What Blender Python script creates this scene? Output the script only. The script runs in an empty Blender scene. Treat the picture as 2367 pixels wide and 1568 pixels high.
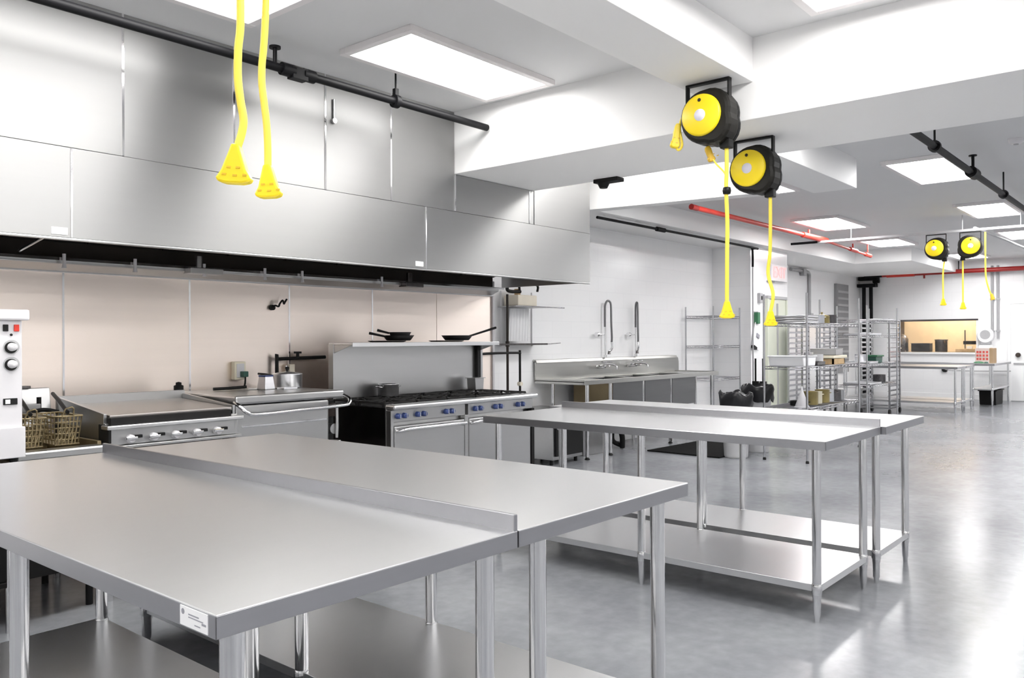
import bpy, math, random
from mathutils import Vector, Matrix
random.seed(7)
PI = math.pi
scene = bpy.context.scene
COL = scene.collection

# ------------------------------------------------------------------ materials
MATS = {}
def nodes(name):
    m = bpy.data.materials.new(name); m.use_nodes = True
    nt = m.node_tree; b = nt.nodes['Principled BSDF']
    MATS[name] = m
    return m, nt, b
def mat(name, col, rough=.5, metal=0, coat=0, var=.03, scale=6, bump=0, spec=.5):
    m, nt, b = nodes(name)
    b.inputs['Roughness'].default_value = rough; b.inputs['Metallic'].default_value = metal
    b.inputs['Coat Weight'].default_value = coat; b.inputs['Coat Roughness'].default_value = .08
    b.inputs['Specular IOR Level'].default_value = spec
    tc = nt.nodes.new('ShaderNodeTexCoord'); n = nt.nodes.new('ShaderNodeTexNoise')
    n.inputs['Scale'].default_value = scale; n.inputs['Detail'].default_value = 3
    nt.links.new(tc.outputs['Object'], n.inputs['Vector'])
    r = nt.nodes.new('ShaderNodeValToRGB')
    c = Vector(col)
    r.color_ramp.elements[0].color = (*(c*(1-var)), 1); r.color_ramp.elements[1].color = (*[min(1, v) for v in c*(1+var)], 1)
    r.color_ramp.elements[0].position = .3; r.color_ramp.elements[1].position = .7
    nt.links.new(n.outputs['Fac'], r.inputs['Fac']); nt.links.new(r.outputs['Color'], b.inputs['Base Color'])
    if bump:
        bp = nt.nodes.new('ShaderNodeBump'); bp.inputs['Strength'].default_value = bump; bp.inputs['Distance'].default_value = .01
        nt.links.new(n.outputs['Fac'], bp.inputs['Height']); nt.links.new(bp.outputs['Normal'], b.inputs['Normal'])
    return m
def brushed(name, col, rough, stretch, var=.05, rv=.06, aniso=0, wave=0, arot=0):
    """brushed metal: noise stretched along one object axis drives tint and roughness"""
    m, nt, b = nodes(name)
    b.inputs['Metallic'].default_value = 1
    tc = nt.nodes.new('ShaderNodeTexCoord'); mp = nt.nodes.new('ShaderNodeMapping')
    mp.inputs['Scale'].default_value = stretch
    nt.links.new(tc.outputs['Object'], mp.inputs['Vector'])
    n = nt.nodes.new('ShaderNodeTexNoise'); n.inputs['Scale'].default_value = 1; n.inputs['Detail'].default_value = 6
    nt.links.new(mp.outputs['Vector'], n.inputs['Vector'])
    r = nt.nodes.new('ShaderNodeValToRGB'); c = Vector(col)
    r.color_ramp.elements[0].color = (*(c*(1-var)), 1); r.color_ramp.elements[1].color = (*[min(1, v) for v in c*(1+var)], 1)
    r.color_ramp.elements[0].position = .25; r.color_ramp.elements[1].position = .75
    nt.links.new(n.outputs['Fac'], r.inputs['Fac']); nt.links.new(r.outputs['Color'], b.inputs['Base Color'])
    mr = nt.nodes.new('ShaderNodeMapRange'); mr.inputs['To Min'].default_value = rough-rv; mr.inputs['To Max'].default_value = rough+rv
    nt.links.new(n.outputs['Fac'], mr.inputs['Value']); nt.links.new(mr.outputs['Result'], b.inputs['Roughness'])
    b.inputs['Anisotropic'].default_value = aniso
    if aniso:
        tg = nt.nodes.new('ShaderNodeTangent'); tg.direction_type = 'RADIAL'; tg.axis = 'Z'
        nt.links.new(tg.outputs['Tangent'], b.inputs['Tangent']); b.inputs['Anisotropic Rotation'].default_value = arot
    if wave:
        w = nt.nodes.new('ShaderNodeTexNoise'); w.inputs['Scale'].default_value = 1.6; w.inputs['Detail'].default_value = 1
        nt.links.new(tc.outputs['Object'], w.inputs['Vector'])
        bp = nt.nodes.new('ShaderNodeBump'); bp.inputs['Strength'].default_value = wave; bp.inputs['Distance'].default_value = .05
        nt.links.new(w.outputs['Fac'], bp.inputs['Height']); nt.links.new(bp.outputs['Normal'], b.inputs['Normal'])
    return m
def emit(name, col, s):
    m, nt, b = nodes(name)
    b.inputs['Base Color'].default_value = (*col, 1)
    b.inputs['Emission Color'].default_value = (*col, 1); b.inputs['Emission Strength'].default_value = s
    return m
def tile(name, axes, bw, bh, c1, mortar, rough, shift=.5):
    m, nt, b = nodes(name)
    b.inputs['Roughness'].default_value = rough; b.inputs['Specular IOR Level'].default_value = .5
    tc = nt.nodes.new('ShaderNodeTexCoord'); sp = nt.nodes.new('ShaderNodeSeparateXYZ'); cb = nt.nodes.new('ShaderNodeCombineXYZ')
    nt.links.new(tc.outputs['Object'], sp.inputs[0])
    nt.links.new(sp.outputs[axes[0]], cb.inputs[0]); nt.links.new(sp.outputs[axes[1]], cb.inputs[1])
    br = nt.nodes.new('ShaderNodeTexBrick'); br.offset = shift
    br.inputs['Scale'].default_value = 1; br.inputs['Brick Width'].default_value = bw; br.inputs['Row Height'].default_value = bh
    br.inputs['Mortar Size'].default_value = .004; br.inputs['Mortar Smooth'].default_value = .3
    c = Vector(c1)
    br.inputs['Color1'].default_value = (*c, 1); br.inputs['Color2'].default_value = (*(c*.985), 1); br.inputs['Mortar'].default_value = (*mortar, 1)
    nt.links.new(cb.outputs[0], br.inputs['Vector']); nt.links.new(br.outputs['Color'], b.inputs['Base Color'])
    return m

STEEL = brushed('table_steel', (.76, .76, .765), .285, (1, 30, 30), .008, .008, 0, .02)
STEEL_SHADED = brushed('table_steel_shaded', (.42, .42, .44), .3, (2, 40, 40), .015, .015)  # darker copy of the table steel; shade of upright faces is in its colour
TUBE = brushed('leg_tube_steel', (.74, .74, .75), .13, (40, 40, 2), .01, .01)
HOOD = brushed('hood_steel', (.41, .41, .406), .47, (.8, 30, 30), .012, .015, .85, .03, .25)
PANEL = brushed('wall_panel_warm_reflection', (.95, .845, .77), .38, (.8, 20, 30), .015, .03, .5, .06, .25)  # warm tint puts a warm reflection into the stainless colour
EQUIP = brushed('equipment_steel', (.50, .50, .50), .30, (1, 30, 30), .015, .015)
DARKSTEEL = brushed('dark_steel', (.16, .15, .15), .22, (30, 3, 3), .3, .03)
PLATE = brushed('griddle_plate_steel', (.52, .49, .47), .37, (3, 30, 30), .05, .06)
CHROME = brushed('chrome', (.82, .82, .83), .12, (10, 10, 10), .03, .04)
POTSTEEL = brushed('pot_steel', (.86, .86, .88), .33, (3, 3, 40), .04, .03)
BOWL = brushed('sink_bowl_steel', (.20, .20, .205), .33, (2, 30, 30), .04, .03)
SINK = brushed('sink_steel', (.52, .52, .50), .34, (2, 40, 40), .04, .04)
SINKBROWN = brushed('sink_bowl_bronze_reflection', (.30, .24, .15), .35, (3, 3, 3), .2, .06)  # brown reflection is put into the bowl side's colour
WIRE = brushed('wire_chrome', (.52, .52, .54), .21, (20, 20, 20), .04, .03)
BRASS = mat('basket_wire_brass', (.36, .29, .17), .4, .8, var=.2)
BLACK = mat('black_plastic', (.008, .008, .008), .45, spec=.25, var=.2)
SATIN = mat('reel_black_plastic', (.011, .010, .008), .42, spec=.22, var=.15)
IRON = mat('black_iron', (.008, .0075, .0075), .6, 0, spec=.25, var=.3)
PIPEBLK = mat('black_pipe_paint', (.005, .005, .006), .5, 0, spec=.14, var=.2)
BROWN = mat('hood_interior_brown', (.016, .009, .006), .45, .3, var=.4, scale=3)
FILTER = mat('grease_filter_dark', (.010, .008, .007), .5, .1, var=.3, scale=20)
YELLOW = mat('yellow_plastic', (.90, .68, .010), .38, var=.03)
YELLOWC = mat('yellow_cord_rubber', (.93, .73, .07), .45, var=.05)
MUSTARD = mat('mustard_plug_rubber', (.72, .45, .02), .45, var=.05)
LILAC = mat('reel_label_paper', (.72, .70, .80), .5, var=.02)
WHITE = mat('white_enamel', (.66, .65, .67), .3, var=.02)
PAINT = mat('wall_paint_white', (.90, .90, .90), .55, var=.008, scale=1.5)
BEAM = mat('beam_paint_white', (.88, .875, .87), .6, var=.008, scale=1.5)
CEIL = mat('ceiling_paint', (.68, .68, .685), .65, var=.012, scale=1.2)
TILEY = tile('glazed_wall_tile_along', ('X', 'Z'), .40, .20, (.91, .91, .915), (.86, .86, .87), .16)
TILEX = tile('glazed_wall_tile_across', ('Y', 'Z'), .40, .20, (.91, .91, .915), (.86, .86, .87), .2)
RED = mat('red_pipe_paint', (.62, .035, .02), .38, var=.12)
DARKRED = mat('dark_red_pipe_paint', (.30, .012, .01), .35, var=.12)
BLUE = mat('blue_knob_plastic', (.035, .06, .19), .3, var=.2)
GREYP = mat('grey_paint', (.42, .42, .43), .5, var=.04)
LOUVRE = mat('grey_vent_panel', (.26, .26, .265), .5, var=.04)
CONDUIT = mat('conduit_grey', (.40, .40, .41), .45, .2, var=.04)
RUBBER = mat('floor_mat_rubber', (.008, .008, .008), .8, spec=.1, var=.3, scale=30, bump=.3)
BAG = mat('black_bin_liner', (.006, .006, .008), .35, var=.3, bump=.4)
BINGREY = mat('bin_plastic_grey', (.55, .55, .56), .45, var=.03)
CARD = mat('cardboard', (.42, .29, .17), .75, var=.06)
CARDPINK = mat('printed_box_face', (.74, .62, .58), .6, var=.03)
REDINK = mat('red_print', (.70, .10, .08), .6, var=.05)
EXITRED = emit('exit_letter_red', (1.0, .33, .33), .9)
EXITBOX = mat('exit_sign_box', (.84, .83, .84), .4, var=.01)
GREEN = mat('green_plastic', (.03, .16, .07), .4, var=.1)
GREENDK = mat('dark_green_lid', (.03, .10, .075), .45, var=.1)
CREAM = mat('cream_plastic', (.78, .73, .58), .45, var=.03)
WOOD = mat('pale_wood', (.55, .38, .2), .6, var=.15, scale=12)
PALEGREEN = mat('pale_green_door_paint', (.66, .69, .58), .5, var=.02)
TAN = mat('tan_wall_paint', (.66, .53, .36), .7, var=.05)
PAPER = mat('white_paper', (.86, .86, .87), .6, var=.01)
INK = mat('grey_print', (.32, .32, .36), .6, var=.05)
OLIVE = mat('amber_food_pot', (.28, .22, .08), .35, var=.3)
BEIGE = mat('beige_box_plastic', (.72, .66, .55), .5, var=.04)
LIGHT = emit('light_diffuser', (1.0, .985, .965), 15.0)
LIGHTF = emit('far_light_diffuser', (1.0, .99, .985), 18.5)
FRAME = mat('light_frame_white', (.78, .75, .75), .5, var=.01)

# glazed pane: mostly clear with a weak reflection
GLASS = bpy.data.materials.new('window_glass'); GLASS.use_nodes = True
_nt = GLASS.node_tree; _nt.nodes.remove(_nt.nodes['Principled BSDF'])
_o = _nt.nodes['Material Output']; _mx = _nt.nodes.new('ShaderNodeMixShader'); _tr = _nt.nodes.new('ShaderNodeBsdfTransparent'); _gl = _nt.nodes.new('ShaderNodeBsdfGlossy')
_gl.inputs['Roughness'].default_value = .05; _mx.inputs[0].default_value = .06
_nt.links.new(_tr.outputs[0], _mx.inputs[1]); _nt.links.new(_gl.outputs[0], _mx.inputs[2]); _nt.links.new(_mx.outputs[0], _o.inputs[0])

# grey epoxy floor: soft cloudy mottling under a clear glossy coat
FLOOR, _nt, _b = nodes('grey_epoxy_floor')
_tc = _nt.nodes.new('ShaderNodeTexCoord')
_n1 = _nt.nodes.new('ShaderNodeTexNoise'); _n1.inputs['Scale'].default_value = 1.1; _n1.inputs['Detail'].default_value = 7; _n1.inputs['Roughness'].default_value = .62
_n2 = _nt.nodes.new('ShaderNodeTexNoise'); _n2.inputs['Scale'].default_value = 14; _n2.inputs['Detail'].default_value = 5
for q in (_n1, _n2): _nt.links.new(_tc.outputs['Object'], q.inputs['Vector'])
_mx = _nt.nodes.new('ShaderNodeMix'); _mx.inputs[0].default_value = .3
_nt.links.new(_n1.outputs['Fac'], _mx.inputs[2]); _nt.links.new(_n2.outputs['Fac'], _mx.inputs[3])
_r = _nt.nodes.new('ShaderNodeValToRGB')
_r.color_ramp.elements[0].position = .3; _r.color_ramp.elements[1].position = .7
_r.color_ramp.elements[0].color = (.165, .172, .188, 1); _r.color_ramp.elements[1].color = (.30, .308, .325, 1)
_nt.links.new(_mx.outputs[0], _r.inputs['Fac']); _nt.links.new(_r.outputs['Color'], _b.inputs['Base Color'])
_mr = _nt.nodes.new('ShaderNodeMapRange'); _mr.inputs['To Min'].default_value = .15; _mr.inputs['To Max'].default_value = .265
_nt.links.new(_n1.outputs['Fac'], _mr.inputs['Value']); _nt.links.new(_mr.outputs['Result'], _b.inputs['Roughness'])
_bp = _nt.nodes.new('ShaderNodeBump'); _bp.inputs['Strength'].default_value = .03; _bp.inputs['Distance'].default_value = .01
_nt.links.new(_n2.outputs['Fac'], _bp.inputs['Height']); _nt.links.new(_bp.outputs['Normal'], _b.inputs['Normal'])
_b.inputs['Coat Weight'].default_value = .0; _b.inputs['Specular IOR Level'].default_value = .32; _b.inputs['Coat Roughness'].default_value = .16

# ------------------------------------------------------------------ mesh builder
class MB:
    def __init__(s): s.v = []; s.f = []; s.sm = []
    def add(s, vs, fs, smooth=False):
        o = len(s.v); s.v += [tuple(p) for p in vs]; s.f += [tuple(i+o for i in f) for f in fs]; s.sm += [smooth]*len(fs)
        return s
    def box(s, x0, y0, z0, x1, y1, z1):
        x0, x1 = sorted((x0, x1)); y0, y1 = sorted((y0, y1)); z0, z1 = sorted((z0, z1))
        return s.add([(x0,y0,z0),(x1,y0,z0),(x1,y1,z0),(x0,y1,z0),(x0,y0,z1),(x1,y0,z1),(x1,y1,z1),(x0,y1,z1)],
              [(0,3,2,1),(4,5,6,7),(0,1,5,4),(1,2,6,5),(2,3,7,6),(3,0,4,7)])
    def cbox(s, c, d): return s.box(c[0]-d[0]/2, c[1]-d[1]/2, c[2]-d[2]/2, c[0]+d[0]/2, c[1]+d[1]/2, c[2]+d[2]/2)
    def prism(s, pts, axis, a, b):
        """extrude a polygon: pts are 2D in the two other axes (in xyz order)"""
        def P(p, t):
            return {'x': (t, p[0], p[1]), 'y': (p[0], t, p[1]), 'z': (p[0], p[1], t)}[axis]
        n = len(pts); area = sum(pts[i][0]*pts[(i+1)%n][1]-pts[(i+1)%n][0]*pts[i][1] for i in range(n))
        if (area < 0) ^ (axis == 'y'): pts = pts[::-1]
        a, b = sorted((a, b))
        vs = [P(p, a) for p in pts]+[P(p, b) for p in pts]
        fs = [tuple(range(n))[::-1], tuple(range(n, 2*n))]+[(i, (i+1)%n, n+(i+1)%n, n+i) for i in range(n)]
        return s.add(vs, fs)
    def frame(s, d):
        d = Vector(d).normalized(); u = d.orthogonal().normalized(); return u, d.cross(u), d
    def cone(s, p0, p1, r0, r1, n=16, caps=True):
        p0 = Vector(p0); p1 = Vector(p1); u, w, d = s.frame(p1-p0)
        vs = [p0+r0*(math.cos(2*PI*i/n)*u+math.sin(2*PI*i/n)*w) for i in range(n)]+[p1+r1*(math.cos(2*PI*i/n)*u+math.sin(2*PI*i/n)*w) for i in range(n)]
        s.add(vs, [(i, (i+1)%n, n+(i+1)%n, n+i) for i in range(n)], True)
        if caps: s.add(vs, [tuple(range(n))[::-1], tuple(range(n, 2*n))])
        return s
    def cyl(s, p0, p1, r, n=16): return s.cone(p0, p1, r, r, n)
    def lathe(s, prof, c=(0,0,0), axis='z', n=28):
        """prof: (radius, along) pairs"""
        vs = []; c = Vector(c)
        for r, h in prof:
            for i in range(n):
                a = 2*PI*i/n; x, y = r*math.cos(a), r*math.sin(a)
                vs.append(c+Vector({'z': (x, y, h), 'x': (h, x, y), 'y': (y, h, x)}[axis]))
        m = len(prof)
        fs = [(k*n+i, k*n+(i+1)%n, (k+1)*n+(i+1)%n, (k+1)*n+i) for k in range(m-1) for i in range(n)]
        s.add(vs, fs, True)
        if prof[0][0] > 1e-4: s.add(vs[:n], [tuple(range(n))[::-1]])
        if prof[-1][0] > 1e-4: s.add(vs[-n:], [tuple(range(n))])
        return s
    def tube(s, pts, r, n=10, closed=False):
        P = [Vector(p) for p in pts]; m = len(P); vs = []
        u = None
        for k in range(m):
            d = ((P[(k+1)%m]-P[k-1]) if closed or 0 < k < m-1 else (P[1]-P[0] if k == 0 else P[-1]-P[-2])).normalized()
            u = d.orthogonal().normalized() if u is None else (u-d*u.dot(d)).normalized()
            w = d.cross(u); rr = r[k] if isinstance(r, (list, tuple)) else r
            vs += [P[k]+rr*(math.cos(2*PI*i/n)*u+math.sin(2*PI*i/n)*w) for i in range(n)]
        K = m if closed else m-1
        s.add(vs, [(k*n+i, k*n+(i+1)%n, ((k+1)%m)*n+(i+1)%n, ((k+1)%m)*n+i) for k in range(K) for i in range(n)], True)
        if not closed: s.add(vs[:n], [tuple(range(n))[::-1]]); s.add(vs[-n:], [tuple(range(n))])
        return s
    def move(s, M):
        s.v = [tuple(M @ Vector(p)) for p in s.v]; return s
    def build(s, name, m, parent=None, bevel=0, label=None):
        me = bpy.data.meshes.new(name); me.from_pydata(s.v, [], s.f); me.polygons.foreach_set('use_smooth', s.sm)
        me.materials.append(m); me.update()
        o = bpy.data.objects.new(name, me); COL.objects.link(o)
        if parent: o.parent = parent
        if bevel:
            b = o.modifiers.new('bevel', 'BEVEL'); b.width = bevel; b.segments = 2; b.limit_method = 'ANGLE'; b.angle_limit = math.radians(50)
        if label: o['label'] = label
        return o
def smooth(pts, k=8):
    P = [Vector(p) for p in pts]; out = []
    for i in range(len(P)-1):
        a, b, c, d = P[max(i-1,0)], P[i], P[i+1], P[min(i+2,len(P)-1)]
        for t in range(k):
            t /= k; out.append(.5*((2*b)+(c-a)*t+(2*a-5*b+4*c-d)*t*t+(3*b-a-3*c+d)*t**3))
    return out+[P[-1]]
def tag(o, label, cat, group=None, kind=None):
    o['label'] = label; o['category'] = cat
    if group: o['group'] = group
    if kind: o['kind'] = kind
    return o
def thing(name, label, cat, loc=(0,0,0), rz=0, group=None):
    o = bpy.data.objects.new(name, None); COL.objects.link(o); o.location = loc; o.rotation_euler = (0,0,rz); o.empty_display_size = .1
    return tag(o, label, cat, group)
def struct(name, mb, m, label, cat='structure', bevel=0):
    o = mb.build(name, m, None, bevel); o['kind'] = 'structure'; o['label'] = label; o['category'] = cat; return o
def dup(o, parent=None):
    c = o.copy(); COL.objects.link(c)
    if parent: c.parent = parent
    for ch in list(o.children): dup(ch, c)
    return c
def T(x, y, z): return Matrix.Translation((x, y, z))
def RZ(a): return Matrix.Rotation(a, 4, 'Z')

# ------------------------------------------------------------------ the setting
CZ = 3.08; XB = 20.6; XF = -3.5; YR = -5.0; YL = 6.4
struct('floor', MB().box(XF, YR, -.1, 23.2, YL+.2, 0), FLOOR, 'glossy grey epoxy floor with cloudy mottling', 'floor')
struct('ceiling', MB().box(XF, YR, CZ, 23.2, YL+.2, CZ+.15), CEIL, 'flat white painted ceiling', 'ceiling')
struct('wall_left', MB().box(XF, 5.37, 0, 6.07, YL+.2, CZ).box(6.07, 6.1, 0, 12.25, YL+.2, CZ).box(12.25, 5.45, 0, 13.72, YL+.2, CZ).box(13.72, YL, 0, XB, YL+.2, CZ), TILEY,
       'white tiled wall on the left, behind cooking line and sink', 'wall')
struct('wall_back', MB().box(XB, YR, 0, XB+.12, 3.917, CZ).box(XB, 5.577, 0, XB+.12, YL, CZ).box(XB, 3.917, 0, XB+.12, 5.577, 1.045).box(XB, 3.917, 1.755, XB+.12, 5.577, CZ), TILEX,
       'white far end wall with a long pass window', 'wall')
struct('wall_right', MB().box(XF, YR-.15, 0, 23.2, YR, CZ), PAINT, 'white painted wall on the right side', 'wall')
struct('wall_front', MB().box(XF-.15, YR, 0, XF, YL, CZ), PAINT, 'white painted wall behind the viewer', 'wall')
# room seen through the pass window
struct('wall_passroom', MB().box(22.6, 2.0, 0, 22.7, 7.0, CZ).box(XB+.12, 6.6, 0, 22.6, 6.7, CZ).box(XB+.12, 2.0, 0, 22.6, 2.1, CZ), TAN, 'tan wall of the room behind the pass window', 'wall')
# beams and soffits
struct('trim_1', MB().box(4.45, YR, 2.62, 5.40, 6.1, CZ+.02), BEAM, 'deep white ceiling beam crossing the room in front of the hood end', 'beam', .004)
struct('trim_2', MB().box(XF, 1.96, 2.83, 4.45, 2.33, CZ+.02), BEAM, 'shallow white ceiling beam running lengthwise to the cross beam', 'beam', .004)
b2 = MB().prism([(6.33, 5.26), (6.66, 2.77), (6.81, 2.77), (6.48, 5.26)], 'z', 2.6, CZ+.02)
struct('trim_3', b2, BEAM, 'white beam between hood end and the box soffit', 'beam', .004)
struct('trim_4', MB().box(5.40, 2.54, 2.8, 8.1, 2.95, CZ+.02), BEAM, 'white boxed soffit behind the yellow reels', 'beam', .004)
struct('trim_5', MB().box(5.40, 5.28, 2.83, 16.7, 6.1, CZ+.02).box(13.72, 6.09, 2.83, 16.7, 6.4, CZ+.02).box(16.7, 4.25, 2.83, XB, 6.4, CZ+.02), BEAM, 'white soffit along the left wall above the sink', 'beam', .004)
# skirting on the far wall
struct('baseboard_back', MB().box(XB-.015, YR, 0, XB, YL, .12), PAINT, 'white skirting along the far wall', 'baseboard', .003)

# pass window frame and pane
w = bpy.data.objects.new('window_1', None); COL.objects.link(w); w.location = (XB, 4.747, 1.4); w['kind'] = 'structure'; w['label'] = 'long pass window in the far wall looking into a tan room'; w['category'] = 'window'
hw, hh = .83, .355
MB().box(-.02, -hw-.04, hh, .14, hw+.04, hh+.04).build('window_head', DARKSTEEL, w)
MB().box(-.05, -hw-.06, -hh-.04, .16, hw+.06, -hh).build('window_sill', PAINT, w)
for sy in (-1, 1): MB().box(-.02, sy*hw, -hh, .14, sy*(hw+.04), hh).build('window_jamb', PAINT, w)
MB().box(.055, -hw, -hh, .06, hw, hh).build('window_pane', GLASS, w)

# pale green door on the column, grey vent door, white door on far wall
d = bpy.data.objects.new('door_1', None); COL.objects.link(d); d.location = (13.2, 5.45, 0); d['kind'] = 'structure'; d['label'] = 'pale green door set in the tiled column behind the wire rack'; d['category'] = 'door'
MB().box(-.36, -.035, 0, .36, 0, 2.02).build('door_leaf', PALEGREEN, d, .004)
MB().box(-.40, -.05, 2.02, .40, 0, 2.07).build('door_head', GREYP, d, .003)
for sx in (-1, 1): MB().box(sx*.36, -.05, 0, sx*.41, 0, 2.02).build('door_jamb', PALEGREEN, d, .003)
MB().box(-.02, -.05, .1, .02, -.034, 1.95).build('door_seam', GREYP, d)
d = bpy.data.objects.new('door_2', None); COL.objects.link(d); d.location = (XB, 2.75, 0); d['kind'] = 'structure'; d['label'] = 'white door in the far wall at the right edge'; d['category'] = 'door'
MB().box(-.03, -.5, .01, 0, .5, 2.1).build('door_leaf', PAINT, d, .004)
MB().box(-.045, -.56, 2.1, 0, .56, 2.16).build('door_head', PAINT, d, .003)
for sy in (-1, 1): MB().box(-.045, sy*.5, 0, 0, sy*.56, 2.1).build('door_jamb', PAINT, d, .003)
MB().cyl((-.03, .36, 1.0), (-.09, .36, 1.0), .05).build('door_knob', DARKSTEEL, d)
MB().box(-.05, .25, .80, -.03, .45, .83).build('door_bar', GREYP, d)

# ------------------------------------------------------------------ ceiling lights
def ceiling_light(x0, x1, y0, y1, label, group='flat panel lights on the ceiling'):
    cx, cy = (x0+x1)/2, (y0+y1)/2; a, b = (x1-x0)/2, (y1-y0)/2; f = .045
    t = thing('ceiling_light', label, 'ceiling light', (cx, cy, CZ), 0, group)
    fr = MB().box(-a-f, -b-f, -.035, a+f, -b, 0).box(-a-f, b, -.035, a+f, b+f, 0).box(-a-f, -b, -.035, -a, b, 0).box(a, -b, -.035, a+f, b, 0)
    fr.build('light_frame', FRAME, t, .003)
    MB().box(-a, -b, -.025, a, b, -.005).build('light_diffuser', LIGHTF if x0 > 7 else LIGHT, t)
for a in [
 (3.09, 4.28, 3.31, 3.83, 'rectangular light panel on the ceiling just in front of the hood'),
 (1.22, 2.43, 3.32, 3.85, 'light panel cut by the top edge behind the two hanging yellow cords'),
 (3.03, 4.23, .90, 1.52, 'light panel cut by the top edge to the right of the lengthwise beam'),
 (8.44, 9.74, 1.87, 2.37, 'large square-looking light panel under the black pipe, nearest beyond the cross beam'),
 (8.0, 9.23, 3.57, 4.1, 'light panel mostly hidden behind the lower black and yellow reel'),
 (11.65, 12.95, 3.93, 4.52, 'light panel above the red pipe, left of the far reels'),
 (11.76, 13.04, 1.93, 2.45, 'light panel crossed by the black pipe above the far right reel'),
 (14.85, 15.97, 4.0, 4.6, 'light panel above the end of the red pipe near the left soffit'),
 (18.4, 19.6, 3.5, 4.03, 'distant light panel seen between the two far reels'),
 (15.05, 16.3, 2.0, 2.55, 'small distant light panel at the right edge of the photo'),
]: ceiling_light(*a)
# unseen panels: first pair added to brighten beam and soffit, others light the room
for x, y, lb in ((5.46, 3.4, 'added light panel unseen behind the cross beam near the hood end'), (5.5, 1.87, 'added light panel unseen behind the cross beam near the black pipe')):
    ceiling_light(x, x+.95, y, y+.52, lb)
for k, (x, y) in enumerate([(-.7, 3.3), (-2.4, 3.3), (1.0, .9), (-1.2, .9), (3.1, -1.6), (.8, -1.6), (-1.4, -1.6), (8.5, -.4), (11.8, -.4), (15.1, -.4), (18.3, -.4), (18.0, 2.0), (8.5, -3), (12, -3), (15.5, -3), (3.1, -3.6), (.3, -3.6), (6.2, -1.6)]):
    ceiling_light(x, x+1.2, y, y+.55, 'flat white light panel of the ceiling rows outside the picture', 'ceiling light panels outside the picture')

# ------------------------------------------------------------------ work tables
LEGR = .0205
def leg(parent, x, y, ztop, zshelf, r=LEGR, m=TUBE):
    l = MB().cyl((x, y, .12), (x, y, ztop), r, 24).build('leg', m, parent)
    MB().lathe([(r*.5, 0), (r*.6, .004), (r*.6, .028), (r*.82, .034), (r*.90, .12), (r*.9, .13)], (x, y, 0), n=24).build('foot', m, l)
    if zshelf: MB().lathe([(r+.0005, zshelf-.05), (r+.0035, zshelf-.045), (r+.0035, zshelf-.004), (r+.0005, zshelf+.004)], (x, y, 0), n=24).build('collar', m, l)
    return l
def work_table(x0, x1, y0, y1, label, splash, h=.89, legs_y=(.07, .5, -.07), zs=.185, ap=.045, inset=(.075, .06), shelf=True, r=LEGR, group='stainless work tables'):
    cx, cy = (x0+x1)/2, (y0+y1)/2; a, b = (x1-x0)/2, (y1-y0)/2
    t = thing('work_table', label, 'work table', (cx, cy, 0), 0, group)
    top = MB().box(-a, -b, h-.004, a, b, h)
    apr = MB()
    for e in (MB().box(-a, -b, h-ap, a, -b+.0025, h-.003), MB().box(-a, b-.0025, h-ap, a, b, h-.003), MB().box(-a, -b, h-ap, -a+.0025, b, h-.003), MB().box(a-.0025, -b, h-ap, a, b, h-.003)):
        apr.add(e.v, e.f)
    apr.box(-a+.1, -.08, h-.05, a-.1, .08, h-.005)
    tp = top.build('tabletop', STEEL, t, .002)
    apr.build('apron', STEEL_SHADED, t, .001)
    if splash:
        s = splash
        MB().box(s*a, -b, h-.002, s*(a-.014), b, h+.042).build('backsplash', STEEL_SHADED, t, .002)
    for ix, sx in enumerate((-1, 1)):
        ins = inset[0] if sx < 0 else inset[1]
        for fy in legs_y:
            y = -b+fy if 0 < fy < .3 else (b+fy if fy < 0 else -b+fy*2*b-.04)
            leg(t, sx*(a-ins), y, h-.006, zs if shelf else 0, r)
    if shelf:
        i0, i1 = inset
        sh = MB().box(-a+i0-.012, -b+.05, zs-.004, a-i1+.012, b-.05, zs)
        for e in ((-a+i0-.012, -b+.05, a-i1+.012, -b+.053), (-a+i0-.012, b-.053, a-i1+.012, b-.05), (-a+i0-.012, -b+.05, -a+i0-.009, b-.05), (a-i1+.009, -b+.05, a-i1+.012, b-.05)):
            sh.box(e[0], e[1], zs-.035, e[2], e[3], zs-.001)
        sh.build('undershelf', STEEL, t, .0015)
    return t
t1 = work_table(.785, 1.628, 1.355, 3.715, 'nearest stainless work table with a white maker sticker at its corner', 1, inset=(.075, .05), r=.0245)
t2 = work_table(1.632, 2.535, 1.355, 3.76, 'stainless work table back to back behind the nearest one', 0, inset=(.165, .085), r=.0245)
t3 = work_table(3.945, 4.805, 1.385, 3.57, 'middle stainless work table with upturned back edge and long low shelf', 1, inset=(.07, .085), r=.0215)
t4 = work_table(4.812, 5.61, 1.36, 3.70, 'stainless work table on the far side of the middle pair', 0, inset=(.057, .16), r=.0215)
# sticker on the near corner of table 1 (faces the viewer, on the apron facing -X)
stk = MB().box(-.4232, -1.155, .849, -.4210, -1.057, .885).build('maker_sticker', PAPER, t1, 0, 'white paper sticker with grey print')
pr = MB()
for (a0, a1, z0, z1) in [(-1.088, -1.125, .872, .8745), (-1.088, -1.14, .867, .869), (-1.11, -1.13, .856, .858), (-1.135, -1.15, .862, .866)]: pr.box(-.4236, a0, z0, -.4230, a1, z1)
pr.lathe([(.0055, -.4236), (.0055, -.4230)], (0, -1.068, .875), 'x', 14)
pr.build('sticker_print', INK, stk)

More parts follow.
